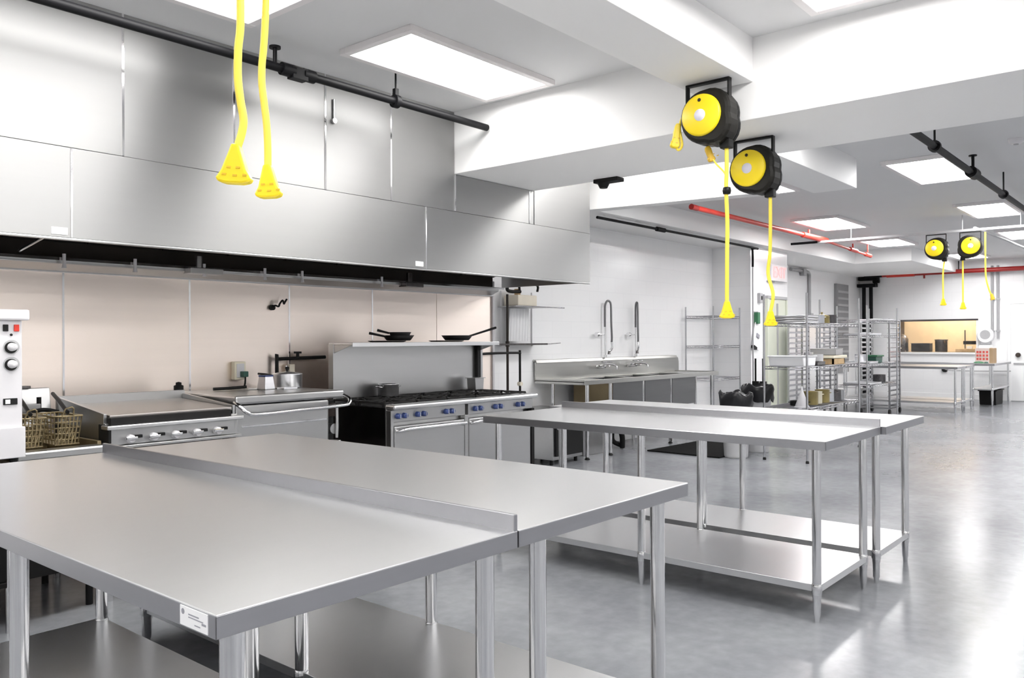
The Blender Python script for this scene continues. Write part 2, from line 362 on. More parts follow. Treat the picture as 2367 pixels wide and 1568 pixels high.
# ------------------------------------------------------------------ exhaust hood
HY = 4.30; HX0 = .2; HX1 = 6.215
hood = thing('exhaust_hood', 'long stainless exhaust hood over the cooking line', 'exhaust hood', (0, HY, 0))
zb, zs, zt = 1.892, 2.338, CZ
def hp(x0, x1, z0, z1, name): MB().box(x0+.0015, 0, z0, x1-.0015, .02, z1).build(name, HOOD, hood, .002)
for x0, x1 in ((HX0, 1.724), (1.724, 4.15), (4.15, HX1)): hp(x0, x1, zb, zs, 'canopy_panel')
for x0, x1 in ((HX0, 1.98), (1.98, 2.619), (2.619, 3.265), (3.265, 3.819), (3.819, 4.447)): hp(x0, x1, zs+.002, zt, 'upper_panel')
hp(4.457, 5.338, zs+.002, 2.617, 'upper_panel'); hp(5.338, 5.395, zs+.002, 2.617, 'upper_panel'); hp(5.402, HX1, zs+.002, 2.825, 'upper_panel')
for x, z1 in ((1.98, zt), (2.619, zt), (3.265, zt), (3.819, zt), (4.452, 2.617), (5.338, 2.617)):
    MB().box(x-.006, -.003, zs+.004, x+.006, .001, z1).build('cover_strip', CHROME, hood)
for x in (1.724, 4.15): MB().box(x-.004, -.003, zb, x+.004, .001, zs).build('cover_strip', CHROME, hood)
MB().box(HX1-.02, .02, zb, HX1, 1.05, 2.82).build('end_panel', HOOD, hood)
MB().box(HX0, .02, zb, HX0+.02, 1.05, 2.82).build('end_panel', HOOD, hood)
MB().box(HX0, 0, zb-.012, HX1, .03, zb).build('bottom_lip', EQUIP, hood, .004)
MB().box(HX0+.02, .02, zs-.02, HX1-.02, 1.06, zs).build('canopy_roof', BROWN, hood)
MB().box(HX0+.02, .022, zb, HX1-.02, .04, zs-.02).build('inner_face', BROWN, hood)
MB().box(HX0+.02, 1.045, 1.888, HX1-.16, 1.068, zs-.02).build('inner_back', BROWN, hood)
MB().box(HX0+.02, 1.03, 1.80, HX1-.16, 1.068, 1.885).build('back_flange', EQUIP, hood, .003)
# filter bank, sloped
n = 12; L = (HX1-HX0-.3)/n
for i in range(n):
    x0 = HX0+.1+i*L
    g = MB()
    g.prism([(.62, zs-.03), (.60, zs-.03), (.98, 1.98), (1.0, 1.98)], 'x', x0+.01, x0+L-.01)
    for k in range(7):
        u = (k+.5)/7; y = .60+.38*u; z = zs-.03-(zs-.03-1.98)*u
        g.box(x0+.03, y-.015, z-.02, x0+L-.03, y, z)
    g.build('grease_filter', FILTER, hood)
MB().prism([(.93, 1.88), (.93, 1.845), (1.02, 1.81), (1.03, 1.81), (1.03, 1.88)], 'x', HX0+.03, HX1-.2).build('drip_trough', EQUIP, hood, .003)
MB().box(HX0, .905, 1.862, HX1-.15, .925, 1.880).build('trough_rail', CHROME, hood)
for px_x in (2.036, 2.46, 2.93, 3.40, 3.72, 4.50):
    MB().cyl((px_x, .885, 1.90), (px_x, .885, 1.835), .010, 10).cone((px_x, .885, 1.84), (px_x, .885, 1.815), .010, .014, 10).build('fire_nozzle', WHITE, hood)
MB().box(2.82, .86, 1.83, 3.06, .96, 1.87).cyl((2.9, .9, 1.87), (2.9, .9, 1.95), .02).build('trough_bracket', EQUIP, hood, .004)
MB().box(4.75, .86, 1.83, 4.95, .96, 1.87).cyl((4.82, .9, 1.87), (4.82, .9, 1.95), .025).build('trough_bracket', DARKSTEEL, hood, .004)
MB().tube([(HX0+.1, .35, 2.02), (3.0, .35, 2.02), (5.9, .35, 2.02)], .014).build('fire_pipe', BROWN, hood)
MB().tube([(1.25, .1, 1.95), (1.75, .15, 1.97), (1.8, .9, 1.9)], .008).build('fire_pipe', EQUIP, hood)
for x in (1.66, 4.075): MB().box(x-.03, -.002, 1.905, x+.045, .001, 1.94).build('notice_sticker', PAPER, hood, 0, 'small white sticker on the canopy edge')
MB().cyl((3.327, -.002, 2.79), (3.327, -.02, 2.79), .018, 10).cyl((3.327, -.01, 2.80), (3.327, -.01, 2.93), .007, 8).build('pull_rod', EQUIP, hood)

# ------------------------------------------------------------------ stainless wall cladding
cl = thing('wall_cladding', 'stainless wall panels, warm reflection in their colour, behind the cooking line', 'wall panel', (0, 5.37, 0))
xs = [.3, 1.25, 2.097, 2.917, 3.723, 4.542, 5.3, 6.067]
for a, b in zip(xs, xs[1:]):
    MB().box(a+.002, -.012, .02, b-.002, 0, 1.95).build('steel_panel', PANEL, cl, .002)
for x in xs[2:6]: MB().box(x-.006, -.016, .02, x+.006, -.011, 1.95).build('joint_strip', CHROME, cl)
MB().box(6.05, -.03, .0, 6.075, .0, 1.95).build('end_trim', WHITE, cl)

tag(MB().tube(smooth([(3.545, 5.345, 1.60), (3.56, 5.32, 1.635), (3.585, 5.30, 1.625), (3.60, 5.30, 1.655), (3.625, 5.29, 1.69), (3.64, 5.29, 1.655), (3.66, 5.30, 1.67), (3.685, 5.30, 1.705)], 6), .009, 8)
    .cyl((3.55, 5.36, 1.615), (3.55, 5.33, 1.615), .028).move(Matrix.Translation((3.605, 0, 1.655)) @ Matrix.Diagonal((.72, 1, .72, 1)) @ Matrix.Translation((-3.605, 0, -1.655))).build('wall_hook', IRON), 'small dark twisted hook fixed on the steel wall panels', 'hook')
o = thing('wall_outlet', 'cream electrical outlet box with plug on the steel wall panel', 'outlet', (3.275, 5.357, 1.165))
MB().box(-.045, -.05, -.065, .045, 0, .065).build('outlet_box', CREAM, o, .006)
MB().box(-.03, -.055, -.05, .03, -.048, .05).build('cover_plate', WHITE, o, .002)
MB().box(-.005, -.10, -.045, .035, -.05, -.005).build('plug', GREENDK, o, .004)
MB().tube(smooth([(.015, -.09, -.03), (.01, -.09, -.1), (0, -.05, -.16)]), .006, 8).build('plug_cord', BLACK, o)

# ------------------------------------------------------------------ oven with tall control panel at the left edge, on a stand
st = thing('equipment_stand', 'steel stand under the white control-panel oven', 'stand', (1.06, 4.72, 0))
MB().box(-.45, -.40, .77, .43, .45, .80).build('stand_top', EQUIP, st, .003)
MB().box(-.43, -.38, .215, .41, .43, .24).build('stand_shelf', IRON, st, .003)
MB().box(-.42, -.37, .24, .40, .40, .70).build('stand_cabinet', BLACK, st, .005)
for sx in (-.42, .40):
    for sy in (-.37, .42): MB().cyl((sx, sy, 0), (sx, sy, .77), .02).build('leg', TUBE, st)
ov = thing('convection_oven', 'white enamel oven with tall knob panel at the left edge', 'oven', (1.12, 4.3, .80))
MB().box(-.48, .02, .035, .375, .80, .68).build('oven_body', WHITE, ov, .006)
MB().box(-.48, 0, .04, .24, .02, .67).build('oven_door', DARKSTEEL, ov, .006)
pnl = MB().box(.25, -.02, .035, .372, .02, .68).build('control_panel', WHITE, ov, .004)
MB().box(.245, -.035, .035, .381, .0, .18).build('lower_panel', WHITE, ov, .004)
MB().box(-.50, -.045, .68, .398, .82, .73).build('top_cap', WHITE, ov, .008)
for z, r in ((.555, .034), (.475, .034)):
    k = MB().lathe([(r, -.005), (r, .004)], (.325, -.021, z), 'y', 24).build('knob_dial', GREYP, pnl)
    MB().lathe([(.006, -.035), (.017, -.032), (.02, -.004)], (.325, -.022, z), 'y', 20).build('knob', WHITE, pnl)
    MB().lathe([(r*.8, -.008), (r*.8, -.004)], (.322, -.021, z-.003), 'y', 24).build('knob_skirt', BLACK, pnl)
MB().box(.29, -.028, .628, .312, -.019, .66).build('rocker_switch', BLACK, pnl, .002)
MB().box(.336, -.028, .628, .358, -.019, .66).build('rocker_switch', RED, pnl, .002, 'red rocker switch')
MB().lathe([(.006, -.004), (.006, 0)], (.325, -.02, .612), 'y', 12).build('indicator', BLACK, pnl)
MB().box(.29, -.026, .285, .35, -.019, .315).build('display', BLACK, pnl, .002)
MB().box(.298, -.028, .290, .318, -.025, .310).build('display_button', PAPER, pnl)
for sx in (-.44, .34):
    for sy in (.0, .75): MB().cone((sx, sy, 0), (sx, sy, .036), .014, .02, 12).build('foot', BLACK, ov)

# ------------------------------------------------------------------ deep fryer and baskets
fy = thing('deep_fryer', 'stainless deep fryer between the white oven and the griddle', 'fryer', (1.715, 4.4, 0))
MB().box(-.205, .03, .215, .205, .75, .62).build('cabinet', IRON, fy, .005)
tank = MB().box(-.205, .03, .62, -.185, .70, .86).box(.185, .03, .62, .205, .70, .86).box(-.185, .03, .62, .185, .05, .84).box(-.185, .68, .62, .185, .70, .90).box(-.185, .05, .62, .185, .68, .66)
tank.build('tank', BRASS, fy, .002)
MB().box(-.22, -.03, .795, .205, .05, .845).build('front_rail', EQUIP, fy, .012)
MB().box(-.205, .0, .22, .205, .03, .79).build('cabinet_door', IRON, fy, .004)
MB().prism([(.66, .9), (.75, .9), (.75, 1.115), (.70, 1.115)], 'x', -.205, .205).build('flue_back', EQUIP, fy, .003)
MB().box(-.205, .68, 1.115, .10, .76, 1.13).build('flue_cap', DARKSTEEL, fy, .002)
for sx in (-.17, .17):
    for sy in (.1, .68): MB().cyl((sx, sy, 0), (sx, sy, .216), .018).build('leg', BLACK, fy)
def basket(x, y, z, label):
    t = thing('fry_basket', label, 'fry basket', (x, y, z), 0, 'wire baskets in the fryer')
    w0, w1, l0, l1, h = .055, .068, .13, .15, .15
    m = MB()
    for q in range(6):
        u = q/5; ww = w0+(w1-w0)*u; ll = l0+(l1-l0)*u; zz = h*u
        m.tube([(-ww, -ll, zz), (ww, -ll, zz), (ww, ll, zz), (-ww, ll, zz)], .0035 if q < 5 else .006, 6, True)
    for q in range(8):
        u = -1+2*q/7
        for s in (-1, 1):
            m.cyl((u*w0, s*l0, 0), (u*w1, s*l1, h), .0032, 5)
            m.cyl((s*w0, u*l0, 0), (s*w1, u*l1, h), .0032, 5)
        m.cyl((u*w0, -l0, 0), (u*w0, l0, 0), .0032, 5)
    for k in range(5):  # slanted decorative braid on the front face
        m.cyl((-w0+.02*k, -l0-.002, .02), (-w0+.02*k+.03, -l0-.006, .1), .004, 5)
    m.build('wire_body', BRASS, t)
    MB().box(-.06, -.14, .004, .06, .14, .008).build('basket_floor', BRASS, t)
    MB().tube([(-.03, -.145, .145), (-.02, -.17, .19), (0, -.2, .2), (.02, -.17, .19), (.03, -.145, .145)], .004, 6).build('handle_frame', BRASS, t)
    MB().tube([(0, -.145, .17), (.03, .05, .225), (.06, .2, .25)], .010, 8).build('handle', BLACK, t)
basket(1.60, 4.63, .845, 'brass wire fry basket nearer the white oven')
basket(1.775, 4.63, .845, 'brass wire fry basket nearer the griddle')
o = thing('grill_scraper', 'black handled scraper lying across the fryer edge by the griddle', 'scraper', (1.80, 4.95, 1.0))
MB().tube(smooth([(-.14, -.12, -.07), (-.05, -.03, -.015), (.03, .0, 0), (.10, -.03, -.015)]), .012, 8).build('handle', BLACK, o)
MB().box(-.08, .0, -.01, .02, .06, .035).build('blade', EQUIP, o, .003)
MB().cyl((.02, .03, -.01), (.02, .03, .07), .012).build('knob', BLACK, o)

# ------------------------------------------------------------------ griddle on its stand
st = thing('equipment_stand', 'steel stand hidden below the five-knob griddle', 'stand', (2.325, 4.78, 0))
MB().box(-.38, -.34, .73, .38, .40, .76).build('stand_top', DARKSTEEL, st, .003)
MB().box(-.36, -.32, .2, .36, .38, .23).build('stand_shelf', EQUIP, st, .003)
for sx in (-.35, .35):
    for sy in (-.31, .37): MB().cyl((sx, sy, 0), (sx, sy, .73), .02).build('leg', TUBE, st)
gr = thing('griddle', 'countertop steel griddle with five lever knobs', 'griddle', (2.325, 4.4, .76))
MB().box(-.385, .03, .06, .385, .68, .185).build('body', EQUIP, gr, .004)
MB().box(-.38, .0, .07, .36, .03, .155).build('control_panel', EQUIP, gr, .004)
MB().box(-.40, -.03, .155, .395, .05, .178).build('front_ledge', STEEL, gr, .006)
MB().box(-.37, .0, .178, .33, .075, .216).build('grease_trough', IRON, gr, .003)
MB().prism([(.045, .205), (.045, .226), (.64, .255), (.64, .205)], 'x', -.355, .36).build('griddle_plate', PLATE, gr, .003)
MB().box(-.385, .64, .18, .385, .67, .305).build('back_splash', EQUIP, gr, .003)
MB().prism([(.05, .18), (.05, .235), (.64, .30), (.64, .18)], 'x', -.385, -.368).build('side_splash', EQUIP, gr, .002)
MB().prism([(.05, .18), (.05, .235), (.64, .285), (.64, .18)], 'x', .368, .385).build('side_splash', EQUIP, gr, .002)
MB().box(-.39, -.02, .085, -.375, .10, .18).build('corner_cover', BLACK, gr, .002)
MB().box(-.385, -.022, .052, .385, .0, .068).build('lower_ledge', EQUIP, gr, .003)
for k in range(5):
    x = -.27+.126*k
    kn = MB().lathe([(.018, -.03), (.021, -.026), (.023, 0)], (x, 0, .10), 'y', 18).build('knob', WHITE, gr)
    MB().box(x-.035, -.042, .096, x+.025, -.028, .112).build('lever', CHROME, kn, .003)
    MB().box(x+.027, -.02, .102, x+.06, -.001, .118).build('pilot_slot', BLACK, kn)
for sx in (-.34, .34):
    for sy in (.08, .6): MB().cyl((sx, sy, 0), (sx, sy, .062), .02).build('leg', BLACK, gr)
tag(MB().lathe([(.03, 0), (.03, .03), (.018, .035), (.018, .05), (.0, .055)], (2.70, 5.10, 1.06)).build('valve_knob', IRON), 'black valve knob standing at the back right corner of the griddle', 'valve')

# ------------------------------------------------------------------ tilting skillet
sk = thing('tilting_skillet', 'stainless tilting skillet with flat lid and bent tube handle', 'tilting skillet', (3.155, 4.5, 0))
MB().box(-.40, .02, .55, .30, .75, .985).build('pan_body', EQUIP, sk, .015)
MB().box(-.36, .015, .845, .28, .025, .86).build('front_seam', CHROME, sk, .003)
MB().box(-.41, .0, .99, .41, .80, 1.042).build('lid', EQUIP, sk, .012)
MB().box(-.38, .05, .05, .26, .72, .52).build('pedestal', EQUIP, sk, .006)
h = smooth([(-.405, .02, 1.005), (-.41, -.04, .985), (-.375, -.075, .945), (-.30, -.08, .930), (.0, -.08, .937), (.33, -.08, .945), (.395, -.07, .955), (.42, -.04, .985), (.40, .02, 1.012)], 8)
MB().tube(h, .0125, 12).build('lid_handle', CHROME, sk)
MB().box(.30, .10, .60, .40, .6, .97).build('trunnion_housing', BLACK, sk, .006)
MB().box(.31, .07, .86, .39, .10, .95).build('gear_plate', BROWN, sk, .003)
MB().cyl((.35, .09, .78), (.35, .03, .78), .035).build('crank_hub', EQUIP, sk)
MB().tube([(.37, .03, .92), (.365, .02, .80), (.36, .02, .72)], .012).build('crank_lever', EQUIP, sk)
MB().box(.31, .02, .64, .40, .1, .70).build('pilot_box', EQUIP, sk, .004)
for sx in (-.34, .22):
    for sy in (.09, .68): MB().cyl((sx, sy, 0), (sx, sy, .05), .025).build('foot', BLACK, sk)
# things on the lid
LZ = 1.043
p = thing('saucepan', 'shiny steel saucepan with a dark handle on the skillet lid', 'saucepan', (3.47, 5.02, LZ))
MB().lathe([(.0, 0), (.10, 0), (.104, .006), (.104, .095), (.107, .10), (.102, .10), (.10, .012), (.0, .01)], n=32).build('pan_body', POTSTEEL, p)
MB().lathe([(.0, .117), (.03, .114), (.102, .102), (.102, .099), (0, .099)], n=28).build('lid', POTSTEEL, p)
MB().lathe([(.0, .15), (.014, .148), (.014, .135), (.006, .115)]).build('lid_knob', BLACK, p)
MB().tube([(-.06, .083, .085), (-.09, .13, .095), (-.12, .18, .10)], .008).build('handle', DARKSTEEL, p)
p = thing('metal_dredger', 'small square steel shaker with dark rim on the skillet lid', 'shaker', (3.27, 4.98, LZ), .25)
MB().add([(-.05,-.04,0),(.05,-.04,0),(.05,.04,0),(-.05,.04,0),(-.038,-.03,.09),(.038,-.03,.09),(.038,.03,.09),(-.038,.03,.09)], [(0,3,2,1),(4,5,6,7),(0,1,5,4),(1,2,6,5),(2,3,7,6),(3,0,4,7)]).build('shaker_body', POTSTEEL, p, .004)
MB().box(-.04, -.032, .088, .04, .032, .098).build('shaker_rim', BLUE, p, .002)
p = thing('spatula', 'black handled spatula lying beside the steel shaker', 'spatula', (3.14, 5.05, LZ), -.2)
MB().tube([(.02, 0, .02), (-.10, .01, .014), (-.2, .02, .012)], .010).build('handle', BLACK, p)
MB().box(.02, -.035, .004, .13, .035, .008).build('blade', EQUIP, p)
p = thing('steel_tray', 'small shallow steel tray lying at the front of the skillet lid', 'tray', (3.36, 4.86, LZ), .1)
MB().box(-.06, -.035, 0, .06, .035, .004).box(-.06, -.035, 0, .06, -.031, .014).box(-.06, .031, 0, .06, .035, .014).box(-.06, -.035, 0, -.056, .035, .014).box(.056, -.035, 0, .06, .035, .014).build('tray_pan', POTSTEEL, p)
MB().tube([(.06, -.02, .012), (.075, 0, .013), (.06, .02, .012)], .003).build('handle', POTSTEEL, p)
p = thing('pot_filler_pipe', 'dark bent water pipe with valve behind the saucepan', 'pipe', (3.58, 5.34, 0))
MB().tube(smooth([(0, -.03, .30), (0, -.03, 1.20), (.005, -.03, 1.235), (.04, -.03, 1.242), (.44, -.03, 1.248)], 5), .0135).build('pipe', IRON, p)
MB().cyl((.185, -.03, 1.245), (.185, -.03, 1.285), .012).box(.16, -.045, 1.28, .21, -.015, 1.295).build('valve_handle', IRON, p)
MB().cyl((.08, -.035, 1.19), (.08, -.035, 1.05), .008).build('drop_tube', CHROME, p)
MB().box(.105, -.045, 1.13, .15, -.02, 1.20).build('valve_body', BEIGE, p, .004)

# ------------------------------------------------------------------ six burner range
RX0, RX1 = 3.87, 5.47; RM = (RX0+RX1)/2; hwid = (RX1-RX0)/2
rg = thing('gas_range', 'wide stainless gas range with two ovens and high shelf', 'range', (RM, 4.4, 0))
MB().box(-hwid+.004, .02, .12, hwid, .68, .90).build('body', EQUIP, rg, .004)
MB().box(-hwid, .03, .12, -hwid+.004, .68, .90).build('side_panel', DARKSTEEL, rg, 0, 'dark side panel')
MB().box(-hwid-.005, -.075, .888, hwid+.01, .03, .925).build('front_ledge', STEEL, rg, .014)
MB().box(-hwid+.02, -.03, .80, -.045, .02, .886).build('control_panel', EQUIP, rg, .004)
MB().box(-.01, -.03, .80, hwid-.02, .02, .886).build('control_panel', EQUIP, rg, .004)
kx = [-.74, -.68, -.55, -.49, -.26, -.20, .06, .12, .30, .36, .58, .64]
for x in kx:
    k = MB().lathe([(.014, -.032), (.018, -.03), (.021, 0)], (x, -.03, .843), 'y', 18).build('knob', BLUE, rg)
    MB().box(x-.003, -.066, .829, x+.003, -.06, .858).build('knob_pointer', CHROME, k)
for x0, x1 in ((-hwid+.03, -.055), (-.005, hwid-.05)):
    dr = MB().box(x0, -.035, .22, x1, .018, .77).build('oven_door', EQUIP, rg, .008)
    MB().tube(smooth([(x0+.02, -.035, .735), (x0+.05, -.085, .745), (x0+.12, -.09, .75), (x1-.1, -.09, .75), (x1-.04, -.085, .745), (x1-.02, -.035, .735)], 5), .012).build('door_handle', CHROME, dr)
    MB().box(x0+.01, -.036, .13, x1-.01, .0, .205).build('kick_panel', EQUIP, rg, .004)
MB().box(-.05, -.032, .13, -.01, .0, .80).build('centre_post', EQUIP, rg, .003)
MB().box(hwid-.035, -.034, .12, hwid+.004, .3, .80).build('corner_post', IRON, rg, .003)
MB().box(-hwid, -.03, .12, -hwid+.025, .02, .885).build('corner_post', EQUIP, rg, .003)
for sx in (-1, 1):
    for sy in (.06, .62): MB().cyl((sx*(hwid-.06), sy, 0), (sx*(hwid-.06), sy, .12), .025).build('leg', DARKSTEEL, rg)
MB().box(-hwid+.01, .03, .90, hwid-.01, .66, .906).build('burner_deck', IRON, rg)
for i in range(5):
    for j in range(2):
        cx = -hwid+.16+.32*i; cy = .19+.30*j
        g = MB()
        a = .148
        for s in (-1, 1): g.box(cx-a, cy+s*a*.93-.006, .924, cx+a, cy+s*a*.93+.006, .938).box(cx+s*a-.006, cy-a*.93, .924, cx+s*a+.006, cy+a*.93, .938)
        for q in range(8):
            an = 2*PI*q/8+PI/8
            g.cyl((cx+.045*math.cos(an), cy+.045*math.sin(an), .94), (cx+.145*math.cos(an), cy+.135*math.sin(an), .934), .006, 6)
        for sx in (-1, 1):
            for sy in (-1, 1): g.box(cx+sx*a-.008, cy+sy*a*.9-.008, .905, cx+sx*a+.008, cy+sy*a*.9+.008, .93)
        gg = g.build('burner_grate', IRON, rg)
        MB().lathe([(.05, .906), (.05, .915), (.038, .924), (.0, .926)], (cx, cy, 0)).build('burner', DARKSTEEL, gg)
MB().box(-hwid+.01, .655, .90, hwid+.07, .675, 1.345).build('backguard', EQUIP, rg, .003)
MB().box(-hwid+.005, .62, .90, -hwid+.03, .68, 1.35).build('guard_flange', EQUIP, rg, .003)
shf = MB().box(-hwid+.01, .40, 1.345, hwid+.05, .68, 1.36).box(-hwid+.01, .395, 1.33, hwid+.05, .402, 1.362).build('high_shelf', STEEL, rg, .003)
MB().prism([(.41, 1.345), (.66, 1.345), (.66, 1.27)], 'x', -hwid+.012, -hwid+.018).build('shelf_bracket', EQUIP, rg)
MB().prism([(.41, 1.345), (.66, 1.345), (.66, 1.27)], 'x', hwid+.035, hwid+.042).build('shelf_bracket', EQUIP, rg)
MB().box(hwid+.01, .62, .92, hwid+.045, .66, 1.345).build('shelf_post', BLACK, rg)
MB().box(hwid+.05, .62, .92, hwid+.075, .66, 1.345).build('shelf_post', EQUIP, rg)

GZ = .941
p = thing('stock_pot', 'shiny steel pot with loop handles on the back left burner', 'pot', (4.34, 4.93, GZ))
MB().lathe([(0, 0), (.078, 0), (.082, .006), (.082, .09), (.086, .094), (.079, .094), (.077, .01), (0, .008)], n=32).build('pot_body', POTSTEEL, p)
for s in (-1, 1): MB().tube([(s*.082, -.025, .07), (s*.108, -.02, .075), (s*.108, .02, .075), (s*.082, .025, .07)], .005).build('loop_handle', CHROME, p)
p = thing('square_inset_pan', 'small grey steel inset pan on the right end of range', 'pan', (5.35, 4.93, GZ))
MB().prism([(-.05, 0), (.05, 0), (.058, .10), (-.058, .10)], 'y', -.05, .05).build('pan_body', EQUIP, p, .004)
MB().box(-.068, -.06, .10, .068, .06, .106).build('rim', EQUIP, p)
# pans on the high shelf (local top z = 1.362)
def frypan(x, y, z, r, rz, label, handle=.26, tilt=.18):
    t = thing('frying_pan', label, 'frying pan', (x, y, z), rz, 'frying pans on the high shelf')
    MB().lathe([(0, 0), (r*.72, 0), (r*.78, .004), (r, .042), (r*.97, .042), (r*.75, .009), (0, .007)], n=32).build('pan_body', IRON, t)
    MB().tube([(r*.95, 0, .034), (r+handle*.5, 0, .04+handle*tilt*.5), (r+handle, 0, .045+handle*tilt)], [.008, .009, .011]).build('handle', IRON, t)
def sizzle(x, y, z, label):
    t = thing('flat_iron_plate', label, 'plate', (x, y, z), .1, 'flat iron plates on the high shelf')
    MB().lathe([(0, 0), (.13, 0), (.15, .008), (.147, .011), (.128, .005), (0, .005)], n=32).build('plate_body', IRON, t)
    MB().box(.14, -.02, .005, .19, .02, .011).build('tab', IRON, t, .003)
sizzle(4.33, 4.93, 1.363, 'flat black iron plate under the left frying pan')
frypan(4.45, 4.93, 1.375, .125, 2.8, 'black frying pan on the left of the high shelf', .12, .12)
frypan(4.47, 4.935, 1.40, .09, 2.5, 'smaller black pan nested on the left frying pan', .09, .15)
sizzle(4.99, 4.93, 1.363, 'flat black iron plate under the right frying pan')
frypan(5.12, 4.93, 1.375, .135, -.15, 'black long handled frying pan at the right of high shelf', .30, .22)

# ------------------------------------------------------------------ pipes and shelf in the niche right of the range
p = thing('gas_pipe_loop', 'thin dark gas pipe loop on the wall right of the range', 'pipe', (5.80, 5.33, 0))
MB().tube(smooth([(0, 0, .2), (0, 0, 1.20), (.03, 0, 1.24), (.6, 0, 1.245), (.645, 0, 1.23), (.65, 0, 1.19), (.65, 0, .2)], 4), .012).build('pipe', IRON, p)
MB().cyl((.65, -.02, .93), (.65, .02, .93), .022).cyl((.02, 0, 1.0), (.02, 0, 1.14), .02).build('valve', BEIGE, p)
p = thing('standpipe', 'thin brown vertical pipe rising beside the wall shelf', 'pipe', (6.95, 5.92, 0))
MB().cyl((0, 0, 0), (0, 0, 1.88), .014).build('pipe', BROWN, p)
MB().cyl((0, 0, 1.3), (0, 0, 1.36), .022).build('coupling', BROWN, p)
p = thing('wall_shelf', 'two tier wall shelf right of the range under the hood end', 'shelf', (7.35, 6.1, 0))
MB().box(-.95, -.22, 1.315, .28, 0, 1.335).build('lower_board', DARKSTEEL, p, .003)
MB().tube([(.28, -.2, 1.325), (.55, -.2, 1.335)], .006).build('rail', WIRE, p)
MB().box(-.36, -.30, 1.74, .2, 0, 1.755).build('upper_board', EQUIP, p, .003)
MB().tube([(-.4, -.31, 1.748), (.48, -.31, 1.748)], .007).build('rail', WIRE, p)
for x in (-.30, .25): MB().box(x-.012, -.02, 1.30, x+.012, 0, 1.93).build('upright', PAPER, p)
p = thing('wall_canister', 'beige fire suppression canister box with black pipe below the hood end', 'canister', (7.2, 6.0, 1.757))
MB().box(-.16, -.16, 0, .18, .05, .12).build('canister_box', BEIGE, p, .01)
MB().cyl((-.05, -.06, .12), (-.05, -.06, .19), .035).build('valve_head', WOOD, p)
MB().tube(smooth([(-.27, -.1, .22), (-.27, -.1, .17), (-.20, -.1, .155), (-.05, -.1, .16)]), .02).tube(smooth([(-.06, -.1, .17), (-.06, -.1, .245), (.0, -.1, .25), (.25, -.1, .245), (.26, -.1, .17)]), .014).build('pipe', IRON, p)
p = thing('hanging_apron', 'pale cream cloth hanging under the upper wall shelf', 'cloth', (7.2, 5.98, 1.36))
cl_ = MB(); N = 24
for k in range(N):
    pass
vs = []; 
for j in range(2):
    for k in range(N+1):
        vs.append((-.16+.34*k/N, .012*math.sin(k*1.7)-.02*j, j*.37))
MB().add(vs, [(k, k+1, N+2+k, N+1+k) for k in range(N)], True).build('cloth', PAPER, p)

# ------------------------------------------------------------------ low oven box and grease box under the sink's left end
p = thing('undercounter_oven', 'low stainless undercounter oven with black door left of sink', 'oven', (7.44, 5.44, 0))
MB().box(-.30, 0, .06, .25, .6, .60).build('body', EQUIP, p, .005)
MB().box(-.27, -.025, .10, .22, 0, .43).build('door', BLACK, p, .005)
MB().tube([(-.25, -.03, .40), (-.25, -.06, .40), (.20, -.06, .40), (.20, -.03, .40)], .012).build('door_handle', CHROME, p)
MB().box(-.27, -.012, .45, .22, 0, .585).build('control_panel', EQUIP, p, .003)
for x in (-.15, .0, .15): MB().lathe([(.018, -.03), (.022, 0)], (x, -.012, .52), 'y', 16).build('knob', BLACK, p)
for sx in (-.25, .20):
    for sy in (.06, .54): MB().cyl((sx, sy, 0), (sx, sy, .06), .02).build('foot', BLACK, p)
p = thing('grease_trap', 'grey steel grease trap box on the floor under the sink', 'grease trap', (8.25, 5.72, 0))
MB().box(-.28, -.10, 0, .22, .28, .34).build('box_body', EQUIP, p, .006)
MB().box(-.29, -.11, .34, .23, .29, .36).build('box_lid', EQUIP, p, .004)
MB().tube(smooth([(.22, .0, .3), (.35, -.05, .32), (.45, -.02, .25), (.5, .0, .1), (.62, -.08, .03)]), .03).build('black_hose', BLACK, p)
MB().tube(smooth([(.3, -.02, .36), (.42, -.1, .33), (.52, -.12, .18), (.56, -.1, .02)]), .035).build('black_hose', BLACK, p)

# ------------------------------------------------------------------ three bowl sink
sx0, sx1, sy0, sy1 = 7.62, 10.95, 5.36, 6.07
s = thing('compartment_sink', 'long stainless three bowl sink with drainboards against the tiled wall', 'sink', (0, 0, 0))
dk = MB()
bx = [(8.27, 8.95), (9.0, 9.64), (9.69, 10.33)]
# deck with three openings
dk.box(sx0, sy0, .885, bx[0][0], sy1, .90).box(bx[-1][1], sy0, .885, sx1, sy1, .90)
for a, b in zip(bx, bx[1:]): dk.box(a[1], sy0, .885, b[0], sy1, .90)
for a in bx: dk.box(a[0], sy0, .885, a[1], sy0+.05, .90).box(a[0], sy1-.1, .885, a[1], sy1, .90)
dk.box(sx0, sy0-.005, .86, sx1, sy0+.012, .915).box(sx0, sy0, .86, sx0+.012, sy1, .915).box(sx1-.012, sy0, .86, sx1, sy1, .915)
dk.build('deck', SINK, s, .003)
pts = [(sx0, .90), (sx0, 1.13), (sx1+.02, 1.13), (sx1+.09, 1.10), (sx1+.11, 1.04), (sx1+.11, .90)]
MB().prism(pts, 'y', 6.055, 6.075).build('splash_panel', SINK, s, .003)
MB().prism([(6.035, 1.10), (6.06, 1.10), (6.098, 1.125), (6.098, 1.14), (6.05, 1.135)], 'x', sx0, sx1+.03).build('splash_ledge', SINK, s, .002)
